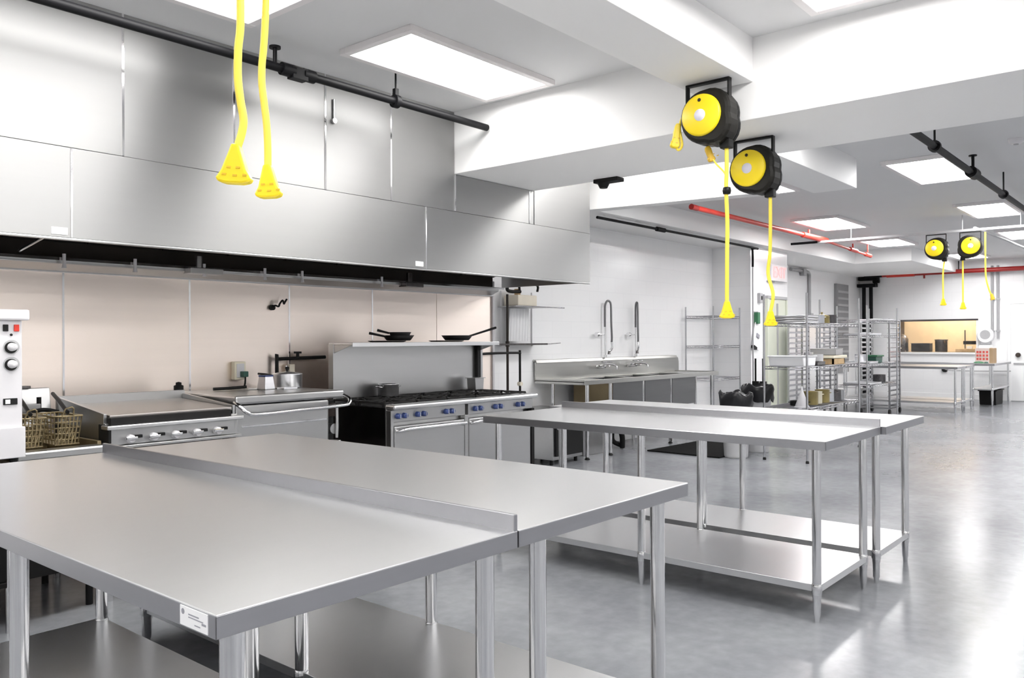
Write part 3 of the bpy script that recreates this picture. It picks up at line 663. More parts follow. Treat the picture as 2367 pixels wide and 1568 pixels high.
for i, (a, b) in enumerate(bx):
    m = MB().box(a, sy0+.04, .50, b, sy0+.052, .886).box(a, sy1-.105, .50, b, sy1-.095, .886).box(a, sy0+.05, .50, a+.01, sy1-.1, .886).box(b-.01, sy0+.05, .50, b, sy1-.1, .886).box(a, sy0+.05, .495, b, sy1-.1, .505)
    m.build('bowl', BOWL, s, .004)
MB().box(8.258, sy0+.045, .505, 8.268, sy1-.1, .884).build('bowl_side', SINKBROWN, s, .003, 'outer side of the first bowl, brown reflection in its colour')
for x in (7.76, 8.24, 8.975, 9.665, 10.36, 10.85): 
    l = MB().cyl((x, sy0+.06, .03), (x, sy0+.06, .885), .022).build('leg', TUBE, s)
    MB().lathe([(.012, 0), (.03, .004), (.03, .012), (.014, .03)], (x, sy0+.06, 0)).build('foot', BLACK, l)
for x in (7.86, 9.665, 10.85): MB().cyl((x, sy1-.08, 0), (x, sy1-.08, .885), .022).build('leg', TUBE, s)
for x in (8.6, 9.3, 10.0): MB().tube(smooth([(x, 5.72, .5), (x, 5.72, .40), (x+.06, 5.72, .34), (x+.12, 5.75, .40), (x+.14, 6.08, .42)]), .022).build('drain_pipe', CHROME, s)
def prerinse(x, label, turn):
    t = thing('pre_rinse_faucet', label, 'faucet', (x, 6.04, 1.14), 0, 'spray faucets over the sink')
    MB().cyl((0, 0, 0), (0, 0, .42), .012).build('riser', CHROME, t)
    MB().cyl((0, 0, -.005), (0, 0, .03), .024).build('flange', CHROME, t)
    ux, uy = math.cos(turn), math.sin(turn)
    def L(d, z): return (d*ux, d*uy, z)
    MB().tube(smooth([(0, 0, .40), (0, 0, .58), L(.004, .68), L(.03, .735), L(.065, .735), L(.088, .68), L(.092, .45), L(.10, .26), L(.095, .19)], 6), .014).build('spring_hose', BOWL, t)
    MB().tube(smooth([L(.095, .2), L(.10, .13), L(.08, .09), L(.05, .085)]), .015).build('spray_handle', CHROME, t)
    MB().cone(L(.06, .085), L(.06, .04), .014, .022).build('spray_head', DARKSTEEL, t)
    MB().cyl((0, 0, .30), (-.0, .055, .30), .008).cyl((-.19, 0, .30), (0, 0, .30), .005).cyl((-.2, 0, .30), (-.16, .0, .30), .03).build('wall_bracket', CHROME, t)
    for sxx in (-.06, .05): MB().tube([(sxx, .03, -.06), (sxx, -.03, -.06), (sxx+.03, -.06, -.06)], .008).build('lever_handle', CHROME, t)
prerinse(9.06, 'tall spring spray faucet at the left of the sink', -.55)
prerinse(9.82, 'tall spring spray faucet at the right of the sink', -2.25)
def basin_tap(x, label):
    t = thing('basin_tap', label, 'tap', (x, 6.055, 1.02), 0, 'low swing taps on the sink splash')
    MB().box(-.11, -.035, -.02, .11, 0, .02).build('tap_body', CHROME, t, .008)
    for q in (-.1, .1): MB().cyl((q, -.03, 0), (q, -.09, .01), .014).cyl((q, -.085, .0), (q+.05*(1 if q > 0 else -1), -.09, .035), .007).build('tap_handle', CHROME, t)
    MB().tube(smooth([(0, -.03, .0), (0, -.09, .03), (.02, -.18, .03), (.03, -.24, .01), (.03, -.25, -.03)]), .011).build('spout', CHROME, t)
basin_tap(8.95, 'low chrome swing tap on splash under the left spray faucet')
basin_tap(9.72, 'low chrome swing tap on splash under the right spray faucet')

# floor mat
tag(MB().prism([(8.82, 5.27), (8.80, 4.30), (9.25, 4.30), (10.3, 4.5), (10.34, 5.2)], 'z', .001, .016).build('floor_mat', RUBBER, None, .004), 'black rubber mat on the floor in front of the sink', 'floor mat')

# trash can and liner
def bin_(x, y, r, h, label, lean):
    t = thing('trash_can', label, 'trash can', (x, y, 0), 0, 'trash cans by the wire rack')
    MB().lathe([(0, 0), (r*.8, 0), (r*.82, .02), (r, h-.03), (r*1.06, h-.02), (r*1.06, h), (r*.98, h), (r*.8, .05), (0, .05)], n=32).build('can_body', BINGREY, t)
    m = MB(); n = 28; rings = [(1.07, h-.16), (1.13, h-.10), (1.15, h-.02), (1.12, h+.02), (1.0, h+.035), (.93, h-.02), (.8, h-.1)]
    vs = []
    for q, (k, z) in enumerate(rings):
        for i in range(n):
            a = 2*PI*i/n; w_ = 1+.05*math.sin(5*a+q)+.04*math.sin(9*a-2*q)
            vs.append((r*k*w_*math.cos(a), r*k*w_*math.sin(a), z+.018*math.sin(4*a+lean)+.012*math.sin(7*a)))
    m.add(vs, [(q*n+i, q*n+(i+1)%n, (q+1)*n+(i+1)%n, (q+1)*n+i) for q in range(len(rings)-1) for i in range(n)], True)
    m.add(vs[-n:], [tuple(range(n))])
    m.build('bin_liner', BAG, t)
bin_(9.02, 4.20, .165, .72, 'grey trash can with black liner beside the wire rack, nearer the sink', 0)
bin_(9.62, 4.20, .165, .78, 'black lined trash can behind the post of the wire rack', 2)

# ------------------------------------------------------------------ wire shelving
def wire_rack(x0, x1, y0, y1, h, shelves, label, r=.0125, solid=(), step=.045):
    cx, cy = (x0+x1)/2, (y0+y1)/2; a, b = (x1-x0)/2, (y1-y0)/2
    t = thing('wire_shelving', label, 'shelving unit', (cx, cy, 0), 0, 'chrome wire shelving units')
    for sx in (-1, 1):
        for sy in (-1, 1):
            l = MB().cyl((sx*a, sy*b, .02), (sx*a, sy*b, h), r, 12).build('post', WIRE, t)
            MB().lathe([(r*1.5, 0), (r*1.5, .02), (r, .03)], (sx*a, sy*b, 0), n=12).build('foot', BLACK, l)
    for k, z in enumerate(shelves):
        m = MB()
        for dz in (0, -.03):
            m.tube([(-a, -b, z+dz), (a, -b, z+dz), (a, b, z+dz), (-a, b, z+dz)], .0045, 6, True)
        n = int(2*a/step)
        for q in range(n+1):
            x = -a+2*a*q/n; m.cyl((x, -b, z), (x, b, z), .0028, 5)
        for q in range(int(2*a/.12)):
            x = -a+.12*q
            for s_ in (-1, 1): m.cyl((x, s_*b, z), (x+.06, s_*b, z-.03), .0025, 5).cyl((x+.06, s_*b, z-.03), (x+.12, s_*b, z), .0025, 5)
        for s_ in (-.33, .33): m.cyl((-a, s_*b, z-.006), (a, s_*b, z-.006), .004, 5)
        m.build('wire_shelf', WIRE, t)
    return t
wire_rack(11.27, 12.18, 5.60, 6.05, 1.86, (.25, .78, 1.27, 1.72), 'empty chrome wire rack in the corner right of the sink')
wire_rack(9.03, 10.80, 3.37, 3.86, 1.88, (.60, 1.06, 1.55), 'chrome wire rack loaded with pots and pans, nearest of the racks')
wire_rack(13.2, 14.8, 4.0, 4.45, 1.88, (.64, .97, 1.42, 1.66), 'distant chrome wire rack with the green lidded tub')

def pan_rack(x0, x1, y0, y1, h, label):
    cx, cy = (x0+x1)/2, (y0+y1)/2; a, b = (x1-x0)/2, (y1-y0)/2
    t = thing('sheet_pan_rack', label, 'pan rack', (cx, cy, 0), 0, 'tall aluminium sheet pan racks')
    for sy in (-1, 1):
        m = MB()
        for sx in (-1, 1): m.box(sx*a-.014, sy*b-.014, .1, sx*a+.014, sy*b+.014, h)
        m.build('side_frame', WIRE, t)
        for k in range(18):
            z = .16+k*(h-.25)/17
            MB().box(-a, sy*b-.004, z, a, sy*(b-.035)+.0, z+.006).box(-a, sy*b-.004, z, a, sy*b+.004, z+.03).build('runner', WIRE, t)
    m = MB()
    for z in (.12, h-.02):
        for sx in (-1, 1): m.box(sx*a-.012, -b, z-.012, sx*a+.012, b, z+.012)
        for sy in (-1, 1): m.box(-a, sy*b-.012, z-.012, a, sy*b+.012, z+.012)
    m.build('cross_frame', WIRE, t)
    for sx in (-1, 1):
        for sy in (-1, 1):
            MB().cyl((sx*a, sy*b-.014, .05), (sx*a, sy*b+.014, .05), .05, 16).build('caster', BLACK, t)
pan_rack(13.25, 13.85, 4.78, 5.25, 1.72, 'tall sheet pan rack standing before the tiled column')
pan_rack(15.62, 16.26, 4.35, 4.84, 1.72, 'tall sheet pan rack in front of the pass window')
pan_rack(14.9, 15.5, 5.25, 5.75, 1.75, 'tall sheet pan rack near the grey vent on left wall')

# things on the loaded rack
def tray(x, y, z, w, l, h, m, label, rz=0, grp='pans and trays on the loaded rack'):
    t = thing('sheet_tray', label, 'tray', (x, y, z), rz, grp)
    a, b = w/2, l/2
    MB().box(-a, -b, 0, a, b, .004).box(-a, -b, 0, a, -b+.004, h).box(-a, b-.004, 0, a, b, h).box(-a, -b, 0, -a+.004, b, h).box(a-.004, -b, 0, a, b, h).build('tray_pan', m, t)
    MB().tube([(-a, -b, h), (a, -b, h), (a, b, h), (-a, b, h)], .005, 6, True).build('rolled_rim', m, t)
def pot(x, y, z, r, h, m, label, lid=False, grp='pots on the loaded rack', name='cooking_pot'):
    t = thing(name, label, 'pot', (x, y, z), random.uniform(-1, 1), grp)
    MB().lathe([(0, 0), (r*.95, 0), (r, .006), (r, h), (r*1.04, h+.003), (r*.95, h+.003), (r*.93, .01), (0, .008)], n=24).build('pot_body', m, t)
    for s_ in (-1, 1): MB().tube([(s_*r*.97, -.022, h*.75), (s_*(r+.018), -.02, h*.78), (s_*(r+.018), .02, h*.78), (s_*r*.97, .022, h*.75)], .004, 6).build('loop_handle', m, t)
    if lid:
        MB().lathe([(0, h+.03), (r*.4, h+.025), (r*1.02, h+.006), (r*1.02, h+.003), (0, h+.003)], n=24).build('lid', m, t)
        MB().lathe([(0, h+.055), (.015, h+.05), (.015, h+.04), (.006, h+.03)], n=12).build('lid_knob', m, t)
R1, R2, R3 = 1.555, 1.065, .605
for k in range(3): tray(9.28, 3.62, R1+.028*k, .42, .42, .02, POTSTEEL, ['lowest', 'middle', 'topmost'][k]+' tray of the stack on the top rack shelf')
pot(9.75, 3.62, R1, .10, .07, DARKSTEEL, 'dark low pot on the top rack shelf next to the trays')
pot(9.98, 3.60, R1, .085, .10, POTSTEEL, 'pale steel pot in the middle of the top rack shelf')
pot(10.2, 3.62, R1, .09, .09, OLIVE, 'olive brown pot on the top rack shelf', True)
pot(10.42, 3.60, R1, .08, .11, DARKSTEEL, 'dark tall pot at the far end of the top rack shelf')
t = thing('dish_tub', 'white plastic tub at the near end of the middle rack shelf', 'tub', (9.25, 3.62, R2))
MB().prism([(-.17, 0), (.17, 0), (.2, .11), (-.2, .11)], 'y', -.2, .2).build('tub_body', PAPER, t, .01)
MB().tube([(-.205, -.205, .11), (.205, -.205, .11), (.205, .205, .11), (-.205, .205, .11)], .008, 6, True).build('tub_rim', PAPER, t)
tray(9.61, 3.62, R2, .26, .4, .04, DARKSTEEL, 'dark deep tray on the middle rack shelf beside the white tub')
pot(9.60, 3.58, R2+.045, .07, .06, POTSTEEL, 'small steel pot standing in the dark tray')
pot(9.82, 3.55, R2, .075, .12, PAPER, 'white enamel pot in the middle of the middle rack shelf')
pot(9.965, 3.70, R2, .055, .14, POTSTEEL, 'tall steel pot behind the white enamel pot')
t = thing('cutting_board', 'cream cutting board resting on a wooden box on the rack', 'cutting board', (10.25, 3.60, R2+.07))
MB().box(-.22, -.18, 0, .26, .2, .035).build('board', CREAM, t, .006)
t = thing('wooden_crate', 'pale wooden box under the cream cutting board', 'crate', (10.25, 3.60, R2))
m = MB()
for q in (-.17, .15): m.box(-.2, q, 0, .2, q+.02, .065)
m.box(-.2, -.17, 0, -.18, .17, .065).box(.18, -.17, 0, .2, .17, .065).box(-.18, -.15, 0, .18, .15, .01)
m.build('crate_frame', WOOD, t)
tray(10.3, 3.60, R2+.11, .36, .3, .07, EQUIP, 'grey deep steel pan on top of the cutting board', .1)
pot(10.62, 3.6, R2, .085, .15, POTSTEEL, 'tall steel pot at the far end of the middle rack shelf', True)
t = thing('steel_funnel', 'white cone shaped funnel standing point up on the low rack shelf', 'funnel', (9.17, 3.48, R3))
MB().lathe([(.075, 0), (.078, .004), (.012, .19), (.006, .235), (0, .236)], n=24).build('cone', WHITE, t)
MB().tube([(.0+.08*math.cos(a*PI/8), .08*math.sin(a*PI/8), .004) for a in range(16)], .004, 6, True).build('rim', WHITE, t)
for k, (x, y, r, h, m, lb) in enumerate([
 (9.40, 3.6, .10, .05, IRON, 'flat black pan on the low rack shelf beside the funnel'),
 (9.62, 3.55, .085, .15, OLIVE, 'amber pot nearest the funnel on the low rack shelf'),
 (9.82, 3.58, .09, .14, CREAM, 'cream coloured pot second from the funnel on the low shelf'),
 (10.03, 3.56, .085, .15, OLIVE, 'amber pot between the cream pot and the dark pot'),
 (10.24, 3.58, .085, .15, POTSTEEL, 'bright steel pot in the middle of the low rack shelf'),
 (10.44, 3.56, .085, .13, DARKSTEEL, 'dark pot behind the bright steel pot on low shelf'),
 (10.63, 3.58, .08, .12, EQUIP, 'grey pot at the far end of the low rack shelf')]):
    pot(x, y, R3, r, h, m, lb)
# things on the distant rack
t = thing('storage_tub', 'dark green lidded tub on the distant wire rack', 'tub', (14.1, 4.22, .975))
MB().prism([(-.15, 0), (.15, 0), (.18, .1), (-.18, .1)], 'y', -.14, .14).build('tub_body', GREENDK, t, .008)
MB().box(-.19, -.16, .1, .19, .16, .125).build('lid', GREEN, t, .006)
G2 = 'trays on the distant wire rack'
tray(13.6, 4.22, .975, .45, .4, .03, POTSTEEL, 'steel tray beside the green tub on the distant rack', 0, G2)
tray(13.7, 4.22, 1.425, .6, .4, .025, POTSTEEL, 'steel tray alone on the upper shelf of the distant rack', 0, G2)
tray(13.7, 4.22, .645, .6, .4, .025, POTSTEEL, 'steel tray on the lowest shelf of the distant rack', 0, G2)
tray(14.4, 4.22, 1.665, .55, .4, .02, POTSTEEL, 'steel tray on the top shelf of the distant rack', 0, G2)
pot(13.55, 4.2, 1.0, .09, .12, POTSTEEL, 'steel pot standing in the tray beside the green tub', False, 'pots on the distant rack')
pot(14.5, 4.2, .645, .1, .12, DARKSTEEL, 'dark pot on the lowest shelf of the distant rack', False, 'pots on the distant rack')

# brooms against the column side
for k, y in enumerate((5.34, 5.22)):
    t = thing('broom', ['black broom leaning at the column nearest its tiled face', 'black broom standing farther from the column'][k], 'broom', (12.17, y, 0), 0, 'brooms by the column')
    MB().cyl((0, 0, .05), (.0, .0, 1.07), .014).build('handle', BLACK, t)
    MB().box(-.02, -.05, .62, .03, .05, .72).build('holder_block', BLACK, t, .006)
    MB().prism([(-.06, 0), (.06, 0), (.045, .11), (-.045, .11)], 'x', -.025, .025).build('bristle_head', IRON, t)
# column fixtures (front face y = 5.45)
e = thing('exit_sign', 'white exit sign with red letters on the tiled column', 'exit sign', (13.22, 5.45, 2.45))
MB().box(-.34, -.07, -.135, .34, 0, .135).build('sign_box', EXITBOX, e, .006)
cu = bpy.data.curves.new('exit_letters', 'FONT'); cu.body = 'EXIT'; cu.size = .26; cu.extrude = .004; cu.align_x = 'CENTER'; cu.align_y = 'CENTER'
tmp = bpy.data.objects.new('exit_tmp', cu); COL.objects.link(tmp)
bpy.context.view_layer.update()
me = bpy.data.meshes.new_from_object(tmp.evaluated_get(bpy.context.evaluated_depsgraph_get()))
bpy.data.objects.remove(tmp); me.name = 'exit_letters'
me.transform(Matrix.Translation((0, -.074, 0)) @ Matrix.Rotation(PI/2, 4, 'X')); me.materials.clear(); me.materials.append(EXITRED)
o = bpy.data.objects.new('exit_letters', me); COL.objects.link(o); o.parent = e
MB().box(-.36, -.03, -.16, -.1, 0, -.135).build('sign_bracket', GREYP, e)
t = thing('soap_dispenser', 'small dark green dispenser on the white column', 'dispenser', (12.41, 5.45, 1.70))
MB().box(-.05, -.07, -.09, .05, 0, .09).build('dispenser_body', GREEN, t, .012)
MB().box(-.055, -.075, .09, .055, 0, .11).build('dispenser_cap', PAPER, t, .005)
t = thing('switch_box', 'small grey switch box above the green dispenser', 'switch', (12.55, 5.45, 2.02))
MB().box(-.05, -.05, -.08, .05, 0, .08).build('box_body', GREYP, t, .008)
MB().box(-.015, -.06, -.03, .015, -.05, .03).build('toggle', BLACK, t)
t = thing('wall_clipboard', 'white paper sheets hanging tilted under the green dispenser', 'paper', (12.42, 5.43, 1.42))
M_ = Matrix.Rotation(.35, 4, 'Y')
MB().box(-.13, -.015, -.2, .13, 0, .2).move(M_).build('paper_sheets', PAPER, t)
MB().box(-.05, -.03, -.03, .05, -.014, .03).move(M_).build('print_patch', INK, t)
MB().box(-.13, -.05, -.24, -.02, .0, -.2).move(M_).build('lower_clip', BLACK, t)

# ------------------------------------------------------------------ far end: tables, boxes, wall items
work_table(16.55, 17.22, 3.45, 5.70, 'distant steel table in front of the pass window, nearer of the pair', 0, h=.85, legs_y=(.05, -.05), inset=(.05, .05), zs=.2)
work_table(17.26, 17.95, 3.45, 5.70, 'distant steel table nearer the far wall, behind its twin', 1, h=.85, legs_y=(.05, -.05), inset=(.05, .05), zs=.2)
work_table(18.6, 20.4, 3.22, 3.66, 'small steel table at far wall carrying a printed carton', 0, h=.86, legs_y=(.05, -.05), inset=(.05, .05), zs=.36)
t = thing('storage_bin', 'black bin on the floor under the small far table', 'bin', (19.5, 3.44, 0))
MB().prism([(-.35, 0), (.35, 0), (.4, .28), (-.4, .28)], 'y', -.15, .15).build('bin_body', IRON, t, .01)
MB().box(-.42, -.17, .28, .42, .17, .3).build('bin_rim', IRON, t, .004)
t = thing('cardboard_carton', 'carton with red print on the small far table', 'carton', (19.08, 3.46, .861))
MB().box(-.2, -.16, 0, .2, .15, .30).build('carton_body', CARD, t, .004)
MB().box(-.205, -.10, .0, -.199, .152, .30).build('printed_face', CARDPINK, t)
m = MB()
for y in (-.06, .0, .06, .11):
    for z in (.06, .13, .2): m.box(-.208, y-.02, z, -.204, y+.018, z+.045)
m.build('red_lettering', REDINK, t)
MB().prism([(-.17, .3), (.16, .3), (.15, .36), (-.12, .36)], 'y', -.1, .1).build('open_bag', PAPER, t, .01)
t = thing('green_cloth', 'dark green cloth lying at the table edge beside the carton', 'cloth', (18.73, 3.52, .861), .2)
MB().lathe([(0, .04), (.05, .035), (.09, .02), (.11, 0), (0, 0)], n=14).build('cloth_heap', GREEN, t)
MB().lathe([(0, .03), (.03, .025), (.045, .0), (0, 0)], (.02, -.13, 0), n=12).build('cloth_fold', GREENDK, t)
t = thing('towel_dispenser', 'round grey paper towel dispenser right of the pass window', 'dispenser', (XB, 3.72, 1.42))
MB().lathe([(.15, -.14), (.165, -.12), (.165, 0)], (0, 0, 0), 'x', 28).build('dispenser_drum', PAPER, t)
MB().lathe([(.10, -.146), (.10, -.138)], (0, .0, .02), 'x', 24).build('dispenser_window', GREYP, t)
MB().box(-.13, -.1, -.2, 0, .1, -.13).build('dispenser_mouth', CONDUIT, t, .01)
t = thing('wall_plug', 'black round wall plug with cable under the pass window', 'outlet', (XB, 4.55, .66))
MB().lathe([(.05, -.06), (.06, -.05), (.065, 0)], (0, 0, 0), 'x', 18).build('plug_head', BLACK, t)
MB().tube(smooth([(-.05, 0, 0), (-.06, -.2, -.02), (-.05, -.8, -.02), (-.05, -1.3, -.01)]), .01).build('cable', CONDUIT, t)
for k, y in enumerate((3.60, 3.49)):
    t = thing('wall_conduit', ['grey vertical conduit on far wall nearer the pass window', 'grey vertical conduit on far wall nearer the door'][k], 'conduit', (XB-.03, y, 0), 0, 'conduits on the far wall')
    MB().cyl((0, 0, 1.35), (0, 0, 2.95), .025).build('tube', CONDUIT, t)
    for z in (1.5, 2.2, 2.8): MB().box(-.03, -.04, z, .03, .04, z+.03).build('strap', CONDUIT, t)
# riser pipes in far corner
t = thing('sprinkler_riser', 'pair of black vertical pipes with black valve block in far corner', 'pipe', (20.45, 6.17, 0))
for y in (-.07, .09): MB().cyl((0, y, 0), (0, y, 2.62), .042).build('riser_pipe', PIPEBLK, t)
MB().box(-.1, -.2, 2.58, .1, .22, 2.66).build('pipe_clamp', PIPEBLK, t, .01)
MB().box(-.1, -.25, 2.74, .08, .2, 2.86).build('valve_block', PIPEBLK, t, .02)
MB().cyl((0, -.18, 2.6), (0, -.18, 2.8), .04).cyl((0, -.26, 2.72), (0, -.12, 2.72), .05).build('valve_wheel', PIPEBLK, t)
# items in pass room
t = thing('stockpot', 'dark tall stockpot seen through the pass window', 'pot', (21.3, 4.78, 1.05)); 
MB().lathe([(0, 0), (.13, 0), (.135, .26), (.14, .27), (0, .27)], n=24).build('pot_body', DARKSTEEL, t); MB().lathe([(.15, .27), (.14, .285), (0, .29)], n=24).build('lid', BLACK, t)
t = thing('counter_box', 'low dark appliance left of the stockpot in the pass window', 'appliance', (21.3, 5.2, 1.05)); MB().box(-.15, -.2, 0, .15, .2, .19).build('box_body', IRON, t, .01); MB().box(-.16, -.21, .19, .16, .21, .2).build('box_top', DARKSTEEL, t)
t = thing('coffee_urn', 'grey brown urn at the left end of the pass window', 'urn', (21.3, 5.62, 1.05)); MB().lathe([(0, 0), (.12, 0), (.12, .3), (.07, .4), (.0, .42)], n=24).build('urn_body', DARKSTEEL, t); MB().cyl((-.12, 0, .08), (-.17, 0, .08), .015).build('spigot', CHROME, t)
t = thing('ticket_rail', 'dark shelf with small items at the right of the pass window', 'shelf', (21.3, 4.05, 1.05)); MB().box(-.1, -.2, .17, .1, .25, .25).build('shelf_board', IRON, t, .004)
for q in (-.18, .23): MB().box(-.02, q-.01, 0, .02, q+.01, .5).build('shelf_post', DARKSTEEL, t)
t = thing('wooden_tray', 'wooden board lying at the right of the pass window counter', 'tray', (21.15, 4.15, 1.05)); MB().box(-.1, -.25, 0, .1, .28, .07).build('board', WOOD, t, .004); MB().box(-.05, -.05, .07, .05, .06, .13).build('napkins', PAPER, t, .004)
t = thing('pass_counter', 'counter ledge behind the pass window', 'counter', (21.25, 4.75, 0)); MB().box(-.5, -1.6, 1.0, .5, 1.6, 1.045).build('counter_top', DARKSTEEL, t, .004); MB().box(-.45, -1.6, 0, .45, 1.6, 1.0).build('counter_base', TAN, t)
t = thing('wall_cabinet', 'brown wall cabinet in the room behind the pass window', 'cabinet', (22.4, 3.9, 1.65)); MB().box(-.15, -.35, 0, .15, .35, .7).build('cabinet_body', WOOD, t, .004); MB().box(-.16, -.33, .02, -.15, .33, .68).build('cabinet_door', BROWN, t)
t = thing('tall_cabinet', 'dark brown cabinet at left in the room behind the pass window', 'cabinet', (22.3, 6.2, 0)); MB().box(-.2, -.3, 0, .2, .3, 2.2).build('cabinet_body', BROWN, t, .004); MB().box(-.21, -.28, .1, -.2, .28, 2.1).build('cabinet_door', WOOD, t)
# grey vent panel and conduit run on left wall
t = thing('vent_panel', 'tall grey louvred panel on the far left wall', 'vent', (19.2, YL, 0))
MB().box(-.40, -.06, .6, .40, 0, 2.6).build('panel_body', LOUVRE, t, .006)
m = MB()
for k in range(12): m.box(-.34, -.075, .75+k*.15, .34, -.058, .80+k*.15)
m.build('louvre_blades', GREYP, t)
t = thing('wall_conduit', 'grey bent conduit with junction box under the left soffit', 'conduit', (17.2, YL-.04, 0))
MB().tube(smooth([(-1.0, 0, 2.76), (-.2, 0, 2.755), (-.02, 0, 2.72), (0, 0, 2.6), (0, 0, 1.9)], 5), .035).build('tube', CONDUIT, t)
MB().box(-.45, -.06, 2.66, -.3, .03, 2.80).build('junction_box', GREYP, t, .006)
MB().box(-.07, -.06, 1.65, .07, .03, 1.9).build('switch_box', GREYP, t, .006)

# ------------------------------------------------------------------ ceiling pipes
def hanger(p, x, y, z0, parent, m=PIPEBLK):
    MB().cyl((x, y, z0), (x, y, CZ-z0+z0), .006, 8).lathe([(.045, z0-.012), (.045, z0+.012)], (x, y, 0), n=16).build('hanger', m, parent)
t = thing('sprinkler_pipe', 'long black sprinkler pipe along the hood face', 'pipe', (0, 3.95, 2.90))
MB().cyl((-1.5, 0, 0), (4.42, 0, 0), .024, 16).build('pipe', PIPEBLK, t)
MB().cyl((2.70, 0, 0), (2.78, 0, 0), .036, 16).cyl((2.84, 0, 0), (2.92, 0, 0), .036, 16).box(2.76, -.03, -.04, 2.86, .03, .025).build('coupling', PIPEBLK, t)
MB().cyl((2.66, 0, .02), (2.66, 0, .10), .012).cyl((2.66, 0, .10), (2.66, 0, .112), .032).build('sprinkler_head', PIPEBLK, t)
for x in (.6, 3.55): MB().cyl((x, 0, .02), (x, 0, .18), .006, 8).cyl((x-.018, 0, 0), (x+.018, 0, 0), .042, 16).box(x-.014, -.014, .03, x+.014, .014, .08).build('hanger', PIPEBLK, t)
t = thing('sprinkler_pipe', 'long black sprinkler pipe on the right beyond the cross beam', 'pipe', (0, 1.60, 2.85))
MB().cyl((5.41, 0, 0), (16.5, 0, 0), .027, 16).build('pipe', PIPEBLK, t)
for x in (6.95, 9.75, 13.0): MB().cyl((x, 0, .02), (x, 0, .23), .008, 8).cyl((x-.02, 0, 0), (x+.02, 0, 0), .046, 16).build('hanger', PIPEBLK, t)
for x in (8.30, 11.6): MB().cyl((x-.09, 0, 0), (x+.09, 0, 0), .05, 16).cyl((x, 0, .03), (x, 0, .15), .014).cyl((x, 0, .15), (x, 0, .16), .035).build('coupling', PIPEBLK, t)
t = thing('fire_pipe', 'red sprinkler pipe running along the left soffit', 'pipe', (0, 4.57, 2.91))
MB().cyl((8.69, 0, 0), (12.5, 0, 0), .03, 16).build('pipe', RED, t); MB().cyl((13.1, .0, -.01), (15.5, .06, -.06), .02, 12).build('pipe', RED, t)
MB().cyl((12.1, 0, 0), (13.1, 0, 0), .042, 16).cyl((12.35, 0, .02), (12.35, 0, .1), .016).build('coupling', RED, t)
MB().cyl((14.3, .03, -.03), (14.65, .03, -.04), .034).cyl((14.45, .03, .0), (14.45, .03, .07), .014).build('coupling', RED, t)
MB().cyl((15.2, .055, -.05), (15.5, .06, -.06), .034).cyl((15.35, .06, .0), (15.35, .06, .17), .012).build('coupling', RED, t)
MB().cyl((8.66, 0, 0), (8.80, 0, -.002), .034).build('pipe_cap', DARKRED, t)
t = thing('fire_pipe', 'dark red sprinkler main crossing above the far wall', 'pipe', (20.3, 0, 2.84))
MB().cyl((0, 6.2, 0), (0, 5.8, 0), .05).build('pipe', PIPEBLK, t)
MB().cyl((0, 5.8, 0), (0, -4.9, 0), .05).build('pipe', DARKRED, t)
MB().cyl((0, 5.7, 0), (0, 5.1, 0), .062).cyl((0, 5.25, .03), (0, 5.25, .14), .045).cyl((0, 5.40, .15), (0, 5.1, .15), .03).build('tee_fitting', RED, t)
MB().cyl((0, 4.9, -.04), (0, 4.9, -.12), .02).build('drain_plug', DARKRED, t)
for y in (2.0, -1.5, 4.2): MB().cyl((0, y, .03), (0, y, .23), .01).build('hanger', PIPEBLK, t)
t = thing('wall_pipe', 'thin dark pipe under the soffit above the sink', 'pipe', (0, 5.40, 2.79))
MB().tube(smooth([(7.95, 0, 0), (12.1, 0, 0), (12.2, 0, -.02), (12.22, 0, -.1), (12.22, 0, -.3)], 4), .017).build('pipe', PIPEBLK, t)
MB().cyl((9.3, 0, 0), (9.5, 0, 0), .03).build('coupling', PIPEBLK, t)
MB().cyl((12.22, .0, -.3), (12.22, .0, -2.7), .011).build('drop_pipe', CONDUIT, t)
t = thing('strut_rail', 'pale metal strut rail across the ceiling carrying the far reels', 'rail', (12.8, 0, 2.86))
MB().box(-.014, 1.7, -.012, .014, 4.6, .02).build('rail', CONDUIT, t); MB().box(-.015, 4.6, -.013, .015, 5.02, .021).build('rail_end', PIPEBLK, t)
for y in (1.9, 2.6, 4.1): MB().cyl((0, y, .02), (0, y, .22), .006, 8).build('hanger_rod', CONDUIT, t)
MB().tube(smooth([(0, 2.45, .03), (1.0, 2.40, .02), (4, 2.3, 0), (7.4, 2.2, -.03)]), .018).build('conduit', CONDUIT, t)
t = thing('ceiling_bracket', 'flat black bracket under the back edge of the cross beam', 'bracket', (5.36, 3.53, 2.62))
MB().box(-.04, -.10, -.03, .06, .12, 0).build('plate', IRON, t, .004); MB().cone((0, .05, -.03), (0, .05, -.07), .05, .03).build('knob', IRON, t)
t = thing('smoke_detector', 'small round detector on the ceiling at the right', 'smoke detector', (8.2, 1.5-.25, CZ))
MB().lathe([(0, -.045), (.04, -.04), (.06, -.025), (.065, 0)], n=24).build('detector_body', WHITE, t); MB().lathe([(.02, -.05), (.02, -.045)], n=16).build('sensor_cap', GREYP, t)

